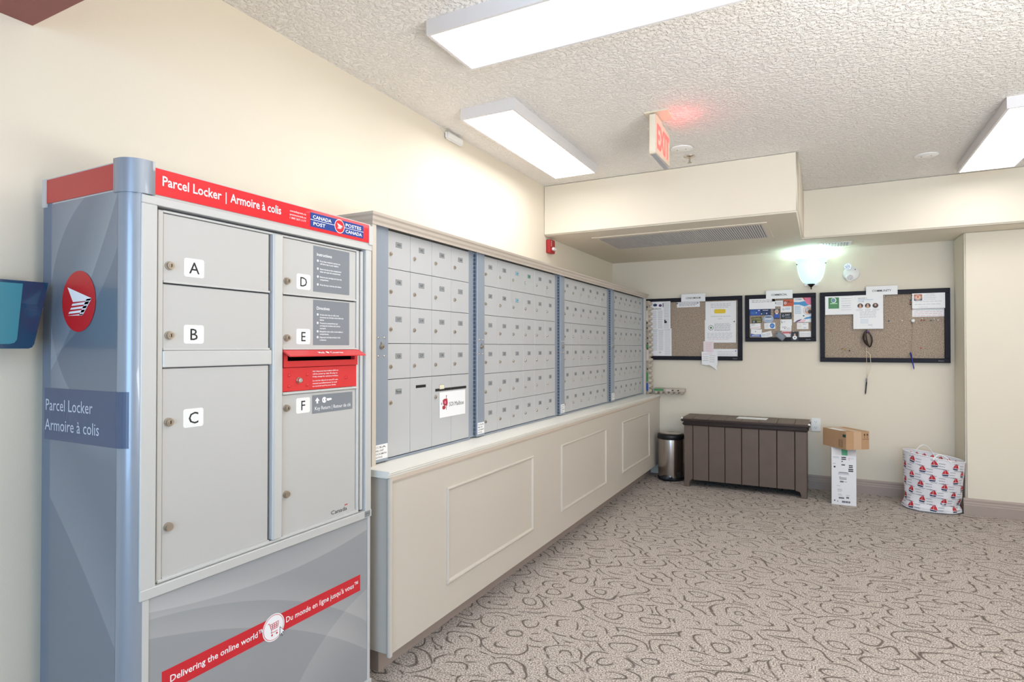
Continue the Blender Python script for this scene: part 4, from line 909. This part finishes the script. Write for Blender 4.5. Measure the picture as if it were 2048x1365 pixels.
# return air grille in the bulkhead underside
gr = Thing('air_grille', 'long return air grille with thin slats under the left bulkhead', 'vent', (.9, 4.55, ZS))
g_ = MB(); x0, x1, y0, y1 = .33, 1.478, 4.265, 4.80
g_.box(x0 - .035, x1 + .035, y0 - .045, y0, ZS - .006, ZS + .001); g_.box(x0 - .035, x1 + .035, y1, y1 + .035, ZS - .004, ZS + .001); g_.box(x0 - .035, x0, y0, y1, ZS - .006, ZS + .001); g_.box(x1, x1 + .035, y0, y1, ZS - .006, ZS + .001)
gr.part('frame', g_, M_bulk)
gr.part('backing', MB().box(x0, x1, y0, y1, ZS - .001, ZS + .0), mat('duct_dark', (128, 124, 124), .8))
n = 74; fin = MB().prism([(0, 0), (0, -.003), (.0105, -.003), (.0105, 0)], y0, y1, 1)
fo = fin.build('slat', mat('slat_grey', (206, 202, 204), .45)); fm = fo.data; bpy.data.objects.remove(fo)
for k in range(n):
    o = bpy.data.objects.new('slat', fm); COL.objects.link(o); o.parent = gr.o
    o.location = Vector((x0 + .003 + k * (x1 - x0 - .012) / (n - 1), 0, ZS - .0015)) - gr.loc
sv = Thing('supply_vent', 'small white supply vent in the bulkhead underside right of the sconce', 'vent', (1.93, 5.39, ZS))
v_ = MB(); v_.box(1.815, 2.04, 5.29, 5.49, ZS - .004, ZS + .001); sv.part('frame', v_, M_white)
for k in range(9):
    v_ = MB(); v_.box(1.838 + k * .021, 1.850 + k * .021, 5.31, 5.47, ZS - .008, ZS - .004); sv.part('blade', v_, M_silver)

# ------------------------------------------------------------------ teal holder on the left wall
th_ = Thing('teal_holder', 'dark teal plastic holder on the wall left of the parcel locker', 'holder', (0, .70, 1.28))
def tap(y0, y1, yb1, z0, z1, x0, x1):
    m = MB(); r = .012
    P = [(y0, z1), (y0, z0), (yb1 - r, z0), (yb1 - r * .4, z0 + r * .25), (yb1, z0 + r), (y1, z1)]
    m.prism(P, x0, x1, 0); return m
th_.part('front_plate', tap(.60, .7695, .741, 1.196, 1.360, .112, .120), mat('teal_plastic_dark', (6, 56, 92), .15, coat=.5))
m = MB(); m.prism([(.602, 1.353), (.602, 1.207), (.690, 1.207), (.700, 1.210), (.705, 1.218), (.716, 1.353)], .120, .1215, 0)
th_.part('inner_panel', m, mat('teal_plastic_light', (46, 128, 148), .3), label='lighter teal inner panel')
th_.part('side_wall', MB().box(.0, .112, .700, .706, 1.204, 1.357), mat('teal_plastic_light', (46, 128, 148), .3), bevel=.002, seg=1)
th_.part('side_wall', MB().box(.0, .112, .600, .606, 1.204, 1.357), MATS['teal_plastic_light'])
th_.part('bottom', MB().box(.0, .112, .600, .706, 1.198, 1.204), MATS['teal_plastic_dark'])

# ------------------------------------------------------------------ storage bench
M_bench = mat('brown_painted_wood', (103, 87, 77), .5, bump=(160, .12, .001), vary=(14, .10))
M_rail = mat('worn_dark_rail', (56, 43, 40), .4, vary=(40, .3))
sbn = Thing('storage_bench', 'brown slatted wooden storage bench against the back wall', 'bench', (1.245, 5.39, 0))
BX0, BX1, BY0, BY1 = .772, 1.722, 5.212, 5.560
edges = [BX0, .847, .976, 1.107, 1.238, 1.370, 1.504, 1.635, BX1]
for i in range(8):
    a, b = edges[i] + .0025, edges[i + 1] - .0025
    if i in (0, 7):
        m = MB(); 
        P = ([(a, 0), (a + .042, 0), (a + .042, .035), (a + .05, .055), (b, .068), (b, .528), (a, .528)] if i == 0 else [(a, .058), (b - .052, .050), (b - .042, .030), (b - .042, 0), (b, 0), (b, .528), (a, .528)])
        m.prism(P, BY0, BY0 + .018, 1)
    else: m = MB().box(a, b, BY0, BY0 + .018, .062, .528)
    sbn.part('plank', m, M_bench, bevel=.0025, seg=1)
sbn.part('inner_board', MB().box(BX0 + .01, BX1 - .01, BY0 + .018, BY0 + .026, .075, .528), M_dark)
for x, xx in ((BX0, BX0 + .018), (BX1 - .018, BX1)):
    for k in range(3):
        y = BY0 + .019 + k * .11; sbn.part('side_plank', MB().box(x, xx, y, y + .107, .0 if k in (0, 2) else .06, .528), M_bench, bevel=.002, seg=1)
sbn.part('back_board', MB().box(BX0, BX1, BY1 - .012, BY1, .0, .528), M_bench)
sbn.part('floor_board', MB().box(BX0 + .02, BX1 - .02, BY0 + .02, BY1 - .02, .072, .085), M_dark)
for z0, z1, o in ((.530, .552, .020), (.560, .583, .030)):
    m = MB(); m.box(BX0 - o + .005, BX1 + o - .005, BY0 - o, BY1, z0, z1); sbn.part('rounded_rail', m, M_rail, bevel=.009, seg=4)
sbn.part('rail_core', MB().box(BX0, BX1, BY0 - .008, BY1, .528, .565), M_rail)
te = [BX0 - .018] + edges[1:-1] + [BX1 + .018]
for i in range(8): sbn.part('lid_plank', MB().box(te[i] + .0015, te[i + 1] - .0015, BY0 - .022, BY1 - .004, .583, .592), M_bench, bevel=.0015, seg=1)
for x in (BX0 - .012, BX1 + .016): sbn.part('corner_cap', MB().lathe((x, BY0 - .016, .590), [(0, .006), (.008, .004), (.010, 0), (.010, -.006)], 14), M_white)
pa = MB(); pa.box(1.185, 1.42, 5.335, 5.475, .5925, .594)
o = solo('paper_sheet', pa, M_paper, 'blank white sheet lying on the storage bench lid', 'paper', (1.30, 5.40, .5925)); o.rotation_euler = (0, 0, math.radians(-3))

# trash can
tc_ = Thing('trash_can', 'round steel pedal bin with black lid beside the storage bench', 'bin', (.606, 5.45, 0)); cx, cy = .606, 5.45
M_steel = mat('brushed_steel', (196, 188, 182), .22, 1.0)
tc_.part('base_ring', MB().lathe((cx, cy, 0), [(0, 0), (.112, 0), (.117, .006), (.117, .022), (.112, .028)], 36), M_black)
tc_.part('body', MB().lathe((cx, cy, 0), [(.110, .026), (.112, .20), (.113, .365), (.112, .372)], 40), M_steel)
tc_.part('lid_rim', MB().lathe((cx, cy, 0), [(.113, .366), (.118, .370), (.118, .402), (.114, .410), (.100, .417)], 40), M_black)
tc_.part('lid', MB().lathe((cx, cy, 0), [(.104, .414), (.092, .421), (.05, .425), (0, .426)], 36), M_steel)
lm = MB(); lm.box(cx - .025, cx + .025, cy - .012, cy + .012, .4245, .4262); tc_.part('lid_sticker', lm, mat('lid_sticker_grey', (130, 116, 112), .6))
pe = MB(); dv = Vector((-.12, -1, 0)).normalized(); pv = Vector((cx, cy, .0)) + dv * .108
q_ = Vector((-dv.y, dv.x, 0))
pts = []
for k in range(13):
    a = PI * k / 12; pts.append((pv + q_ *   .055 * math.cos(a) + dv * .046 * math.sin(a)))
pe.add([Vector((p.x, p.y, .018)) for p in pts] + [Vector((p.x, p.y, .042)) for p in pts], [tuple(range(13))[::-1], tuple(range(13, 26))] + [(i, i + 1, 14 + i, 13 + i) for i in range(12)] + [(12, 0, 13, 25)])
tc_.part('pedal', pe, mat('pedal_black', (44, 47, 56), .25), bevel=.003, seg=2)

# outlet
ot = Thing('wall_outlet', 'white double wall outlet right of the storage bench', 'outlet', (1.781, 5.634, .541))
ot.part('cover_plate', MB().box(1.745, 1.817, 5.627, 5.634, .486, .598), M_white, bevel=.002, seg=1)
for z in (.518, .566):
    q = MB(); q.prism([(1.781 + .017 * math.cos(t), z + .015 * math.sin(t)) for t in [2 * PI * i / 20 for i in range(20)]], 5.6255, 5.628, 1, 0)
    rc = ot.part('receptacle', q, M_white)
    h = MB(); h.box(1.773, 1.7748, 5.6248, 5.6256, z - .002, z + .007); h.box(1.7868, 1.7886, 5.6248, 5.6256, z - .002, z + .007); h.cyl((1.781, 5.6256, z - .0075), (0, -1, 0), .0025, .0008, 10); ot.part('socket_holes', h, M_black, rc)

# ------------------------------------------------------------------ printer carton (upright) and cardboard box on top
pc = Thing('printed_carton', 'white upright printed carton with hand hole standing on the carpet', 'box', (1.972, 5.30, 0))
X0, X1, Y0, Y1 = 1.890, 2.054, 5.150, 5.440
bd = MB(); bd.prism([(Y0, 0), (Y1, 0), (Y1, .430), (Y0 + .052, .430), (Y0, .376)], X0, X1, 0)
M_cartw = mat('carton_white', (236, 236, 240), .5)
pc.part('carton_body', bd, [M_cartw])
sd = MB(); sd.flat([(Y1, 0.002), (Y0 + .004, 0.002), (Y0 + .004, .372), (Y0 + .052, .428), (Y1, .428)], (Vector((X0 - .0006, 0, 0)), Vector((0, 1, 0)), Vector((0, 0, 1))), 0)
pc.part('side_print', sd, mat('carton_side_green_grey', (128, 150, 142), .5), label='grey green printed side')
cp_ = MB(); f = FY(Y0 - .0006)
def cu(x): return X0 + (x - 182) / (570 - 182) * (X1 - X0)
def cv(y, x=375): return .376 * (1 - (y - (490 + (x - 182) * .08)) / 800.0)
for x0_, y0_, x1_, y1_, mm in ((340, 530, 412, 546, 0), (340, 558, 412, 574, 0), (340, 596, 362, 610, 0), (340, 650, 396, 666, 0), (455, 655, 517, 671, 0), (455, 682, 517, 698, 0), (448, 714, 524, 732, 0), (448, 742, 524, 760, 0), (218, 684, 246, 710, 0),
                               (205, 530, 300, 535, 1), (205, 548, 300, 553, 1), (205, 640, 250, 648, 1), (455, 540, 466, 550, 2), (455, 566, 466, 576, 2), (475, 545, 535, 549, 1), (305, 846, 330, 856, 1), (305, 862, 420, 872, 3), (305, 884, 420, 894, 3), (315, 916, 372, 942, 3), (380, 924, 425, 934, 1),
                               (265, 996, 320, 1002, 1), (275, 1050, 345, 1056, 1), (275, 1066, 350, 1072, 1), (275, 1084, 340, 1090, 1), (285, 1130, 340, 1136, 1), (285, 1148, 350, 1154, 1), (410, 1140, 470, 1146, 1), (295, 1180, 380, 1206, 3), (412, 1168, 456, 1196, 3), (345, 1236, 398, 1268, 3), (402, 1236, 440, 1268, 3), (446, 1236, 474, 1268, 3), (220, 1232, 240, 1250, 0), (272, 1240, 286, 1260, 3)):
    cp_.flat([(cu(x0_), cv(y1_)), (cu(x1_), cv(y1_)), (cu(x1_), cv(y0_)), (cu(x0_), cv(y0_))], f, mm)
pc.part('front_print', cp_, [M_ink, M_light_ink, M_redink, M_grey_ink])
hh = MB(); hz = .376 * (1 - (800 - 505) / 800.0); hh.prism([(cu(285), hz - .008), (cu(460), hz - .008), (cu(455), hz + .004), (cu(435), hz + .010), (cu(310), hz + .010), (cu(290), hz + .004)], Y0 - .001, Y0 + .002, 1)
pc.part('hand_hole', hh, mat('hole_flap', (206, 206, 214), .6))
hl = MB(); hl.prism([(cu(290), hz + .006), (cu(455), hz + .006), (cu(437), hz + .011), (cu(308), hz + .011)], Y0 - .0016, Y0 + .0, 1); pc.part('hand_hole_edge', hl, M_grey_ink)
tp = MB(); sl = Vector((0, .052, .054)).normalized(); nn = Vector((0, -.054, .052)).normalized() * .0006
fr2 = (Vector((X0, Y0, .376)) + nn, Vector((1, 0, 0)), sl); tp.flat([(.068, 0), (.108, 0), (.108, .074), (.068, .074)], fr2, 0)
pc.part('tape', tp, mat('green_tape', (110, 190, 150), .3), label='green tape')
cbx = Thing('cardboard_box', 'brown taped cardboard box lying on the white printed carton', 'box', (1.98, 5.23, .431))
N_ = Vector((1.986, 5.066, 0)); Lv = Vector((1.834, 5.270, 0)) - N_; Rv = Vector((2.140, 5.181, 0)) - N_; z0, z1 = .4312, .566
def bq(mb, a, b, c, d, m=0): return mb.add([a, b, c, d], [(0, 1, 2, 3)], m)
Z = lambda p, z: Vector((p.x, p.y, z))
c0, c1_, c2_, c3_ = N_, N_ + Rv, N_ + Rv + Lv, N_ + Lv
m = MB(); m.add([Z(c0, z0), Z(c1_, z0), Z(c2_, z0), Z(c3_, z0), Z(c0, z1), Z(c1_, z1), Z(c2_, z1), Z(c3_, z1)], [(0, 3, 2, 1), (4, 5, 6, 7), (0, 1, 5, 4), (1, 2, 6, 5), (2, 3, 7, 6), (3, 0, 4, 7)])
cbx.part('carton_body', m, mat('kraft_cardboard', (190, 152, 116), .75, vary=(20, .06)))
nR = Vector((Rv.y, -Rv.x, 0)).normalized() * .0006; nL = Vector((-Lv.y, Lv.x, 0)).normalized() * .0006
fR = (Z(c0, z0) + nR, Rv, Vector((0, 0, z1 - z0))); fL = (Z(c3_, z0) + nL, -Lv, Vector((0, 0, z1 - z0))); fT = (Z(c0, z1 + .0006), Rv, Lv)
m = MB(); m.flat([(.33, 0), (.66, 0), (.66, 1), (.33, 1)], fR, 0); m.flat([(.33, 0), (.66, 0), (.66, 1), (.33, 1)], fT, 0)
cbx.part('packing_tape', m, mat('tan_tape', (206, 172, 142), .35))
m = MB(); m.flat([(.02, .25), (.3, .25), (.3, .85), (.02, .85)], fT, 0); cbx.part('shipping_label', m, M_paper)
m = MB(); 
for u in (.80, .92):
    m.flat([(u - .008, .62), (u + .008, .62), (u + .008, .80), (u - .008, .80)], fR, 0); m.flat([(u - .04, .78), (u + .04, .78), (u, .90)], fR, 0)
m.flat([(.72, .56), (.99, .56), (.99, .58), (.72, .58)], fR, 0)
m.flat([(.86, .68), (.99, .68), (.99, .84), (.86, .84)], fL, 1)
for k in range(6): m.flat([(.70, .10 + k * .08), (.85, .10 + k * .08), (.85, .115 + k * .08), (.70, .115 + k * .08)], fL, 0)
m.flat([(.70, .1), (.71, .1), (.71, .515), (.70, .515)], fL, 0); m.flat([(.84, .1), (.85, .1), (.85, .515), (.84, .515)], fL, 0)
cbx.part('print', m, [M_ink, mat('dark_green_print', (40, 74, 66), .6)])

# ------------------------------------------------------------------ sailboat laundry bag
M_bag = mat('bag_fabric', (232, 232, 238), .75, bump=(30, .25, .01))
LB = Thing('laundry_bag', 'white fabric laundry bag printed with red sailboats', 'bag', (2.54, 5.32, 0))
def bagpt(a, v, off=0.0):
    """a angle (0 = +x, -pi/2 = towards camera), v height 0..1"""
    ca, sa = math.cos(a), math.sin(a)
    bx_, by_ = 2.545, 5.330; tx_, ty_ = 2.553, 5.300
    cx_ = bx_ + (tx_ - bx_) * v; cy_ = by_ + (ty_ - by_) * v
    sag = math.exp(-(v / .10) ** 2)
    rx = .170 + .018 * v + .026 * sag; ry = .135 + .008 * v + .022 * sag
    wr = .0035 * math.sin(5 * a + 9 * v) * (1 - v) + .003 * math.sin(11 * a - 14 * v) * (1 - v) ** 2
    if sa < .3 and ca > .1: wr -= .014 * math.exp(-((v - .14) / .09) ** 2) * ca
    top = .398 - .030 * ca
    z = top * v
    if v < .06: z = top * v; rx -= .02 * (1 - v / .06); ry -= .02 * (1 - v / .06)
    return Vector((cx_ + (rx + wr + off) * ca, cy_ + (ry + wr + off) * sa, z + .003))
NA, NV = 72, 30
vs = [bagpt(2 * PI * i / NA, j / NV) for j in range(NV + 1) for i in range(NA)]
fs = [(j * NA + i, j * NA + (i + 1) % NA, (j + 1) * NA + (i + 1) % NA, (j + 1) * NA + i) for j in range(NV) for i in range(NA)]
inner = [bagpt(2 * PI * i / NA, 1 - .85 * j / 12, -.003) for j in range(13) for i in range(NA)]
m = MB(); m.add(vs, fs, 0, True); m.add(inner, [(j * NA + i, j * NA + (i + 1) % NA, (j + 1) * NA + (i + 1) % NA, (j + 1) * NA + i) for j in range(12) for i in range(NA)], 0, True)
m.add(vs[:NA], [tuple(range(NA))[::-1]], 0)
m.add([tuple(p) for p in inner[-NA:]], [tuple(range(NA))], 0)
LB.part('fabric_body', m, M_bag)
rim = MB(); rim.tube([bagpt(2 * PI * i / NA, 1.0) for i in range(NA + 1)], .0045, 6); LB.part('piping', rim, M_bag)
rim = MB(); rim.tube([bagpt(2 * PI * i / NA, .025, .001) for i in range(NA + 1)], .004, 6); LB.part('piping', rim, M_bag)
bo = MB(); H = .40
def mapuv(pts, a0, v0, s, inside=False):
    out = []
    for x, y in pts: out.append(bagpt(a0 + (-1 if inside else 1) * x * s / .165, v0 + y * s / H, -.0045 if inside else .0018))
    return out
def boat(a0, v0, s=1.0, inside=False, tilt=0):
    c_, n_ = math.cos(tilt), math.sin(tilt)
    R = lambda P: [(x * c_ - y * n_, x * n_ + y * c_) for x, y in P]
    bo.add(mapuv(R([(-.016, -.004), (.017, -.004), (.012, -.012), (-.011, -.012)]), a0, v0, s, inside), [(0, 1, 2, 3)], 1)
    bo.add(mapuv(R([(.001, 0), (.017, 0), (.013, .014), (.006, .024), (.001, .029)]), a0, v0, s, inside), [(0, 1, 2, 3, 4)], 0)
    bo.add(mapuv(R([(-.001, 0), (-.001, .024), (-.008, .014), (-.015, 0)]), a0, v0, s, inside), [(0, 1, 2, 3)], 0)
def wave(a0, v0, n=3, inside=False):
    P = []
    for i in range(n * 4 + 1): P.append((i * .0030, -abs(math.sin(PI * i / 4)) * .0045))
    top = mapuv(P, a0, v0, 1, inside); bot = mapuv([(x, y - .0025) for x, y in P], a0, v0, 1, inside)
    k = len(P); bo.add(top + bot, [(i, k + i, k + i + 1, i + 1) for i in range(k - 1)], 1)
rb_ = random.Random(3)
for r in range(7):
    for c in range(8):
        a = 2 * PI * (c + (.5 if r % 2 else 0)) / 8 - .1; v = .07 + r * .135
        boat(a + rb_.uniform(-.05, .05), v, 1.22, tilt=rb_.uniform(-.15, .15))
        for k in range(3): wave(a + .16 + rb_.uniform(-.03, .03), v - .045 + k * .048, 3)
        wave(a - .10, v + .082 + rb_.uniform(-.01, .01), 3); wave(a - .08, v - .045, 3)
for c in range(11): 
    a = PI * (c + .3) / 11; boat(a, .90, 1, True); wave(a + .12, .93, 3, True); wave(a + .1, .86, 3, True)
LB.part('sailboat_print', bo, [mat('sail_red', (196, 40, 50), .7), mat('hull_navy', (44, 52, 88), .7)])
def handle(a0, a1, hgt, lean):
    A = bagpt(a0, .97, .004); B = bagpt(a1, .97, .004); pts = []
    for i in range(17):
        t = i / 16; p = A.lerp(B, t); pts.append((p + Vector((0, lean * math.sin(PI * t), hgt * math.sin(PI * t) ** .75)), t))
    m = MB(); d = (B - A).normalized(); vs = []
    for i, (p, t) in enumerate(pts):
        q = pts[min(16, i + 1)][0] - pts[max(0, i - 1)][0]; n = Vector((0, 1, 0)); w_ = q.normalized().cross(n).normalized() * .003
        for sy in (-.012, .012):
            for sw in (-1, 1): vs.append(p + Vector((0, sy, 0)) + w_ * sw)
    fs = []
    for i in range(16):
        b = i * 4
        for u, v in ((0, 1), (1, 3), (3, 2), (2, 0)): fs.append((b + u, b + v, b + 4 + v, b + 4 + u))
    m.add(vs, fs, 0, True); return m
M_hand = mat('handle_webbing', (238, 236, 234), .6)
LB.part('handle', handle(PI / 2 + .52, PI / 2 - .10, .058, .01), M_hand)
LB.part('handle', handle(-PI / 2 - .12, -PI / 2 + .46, .040, .045), M_hand)
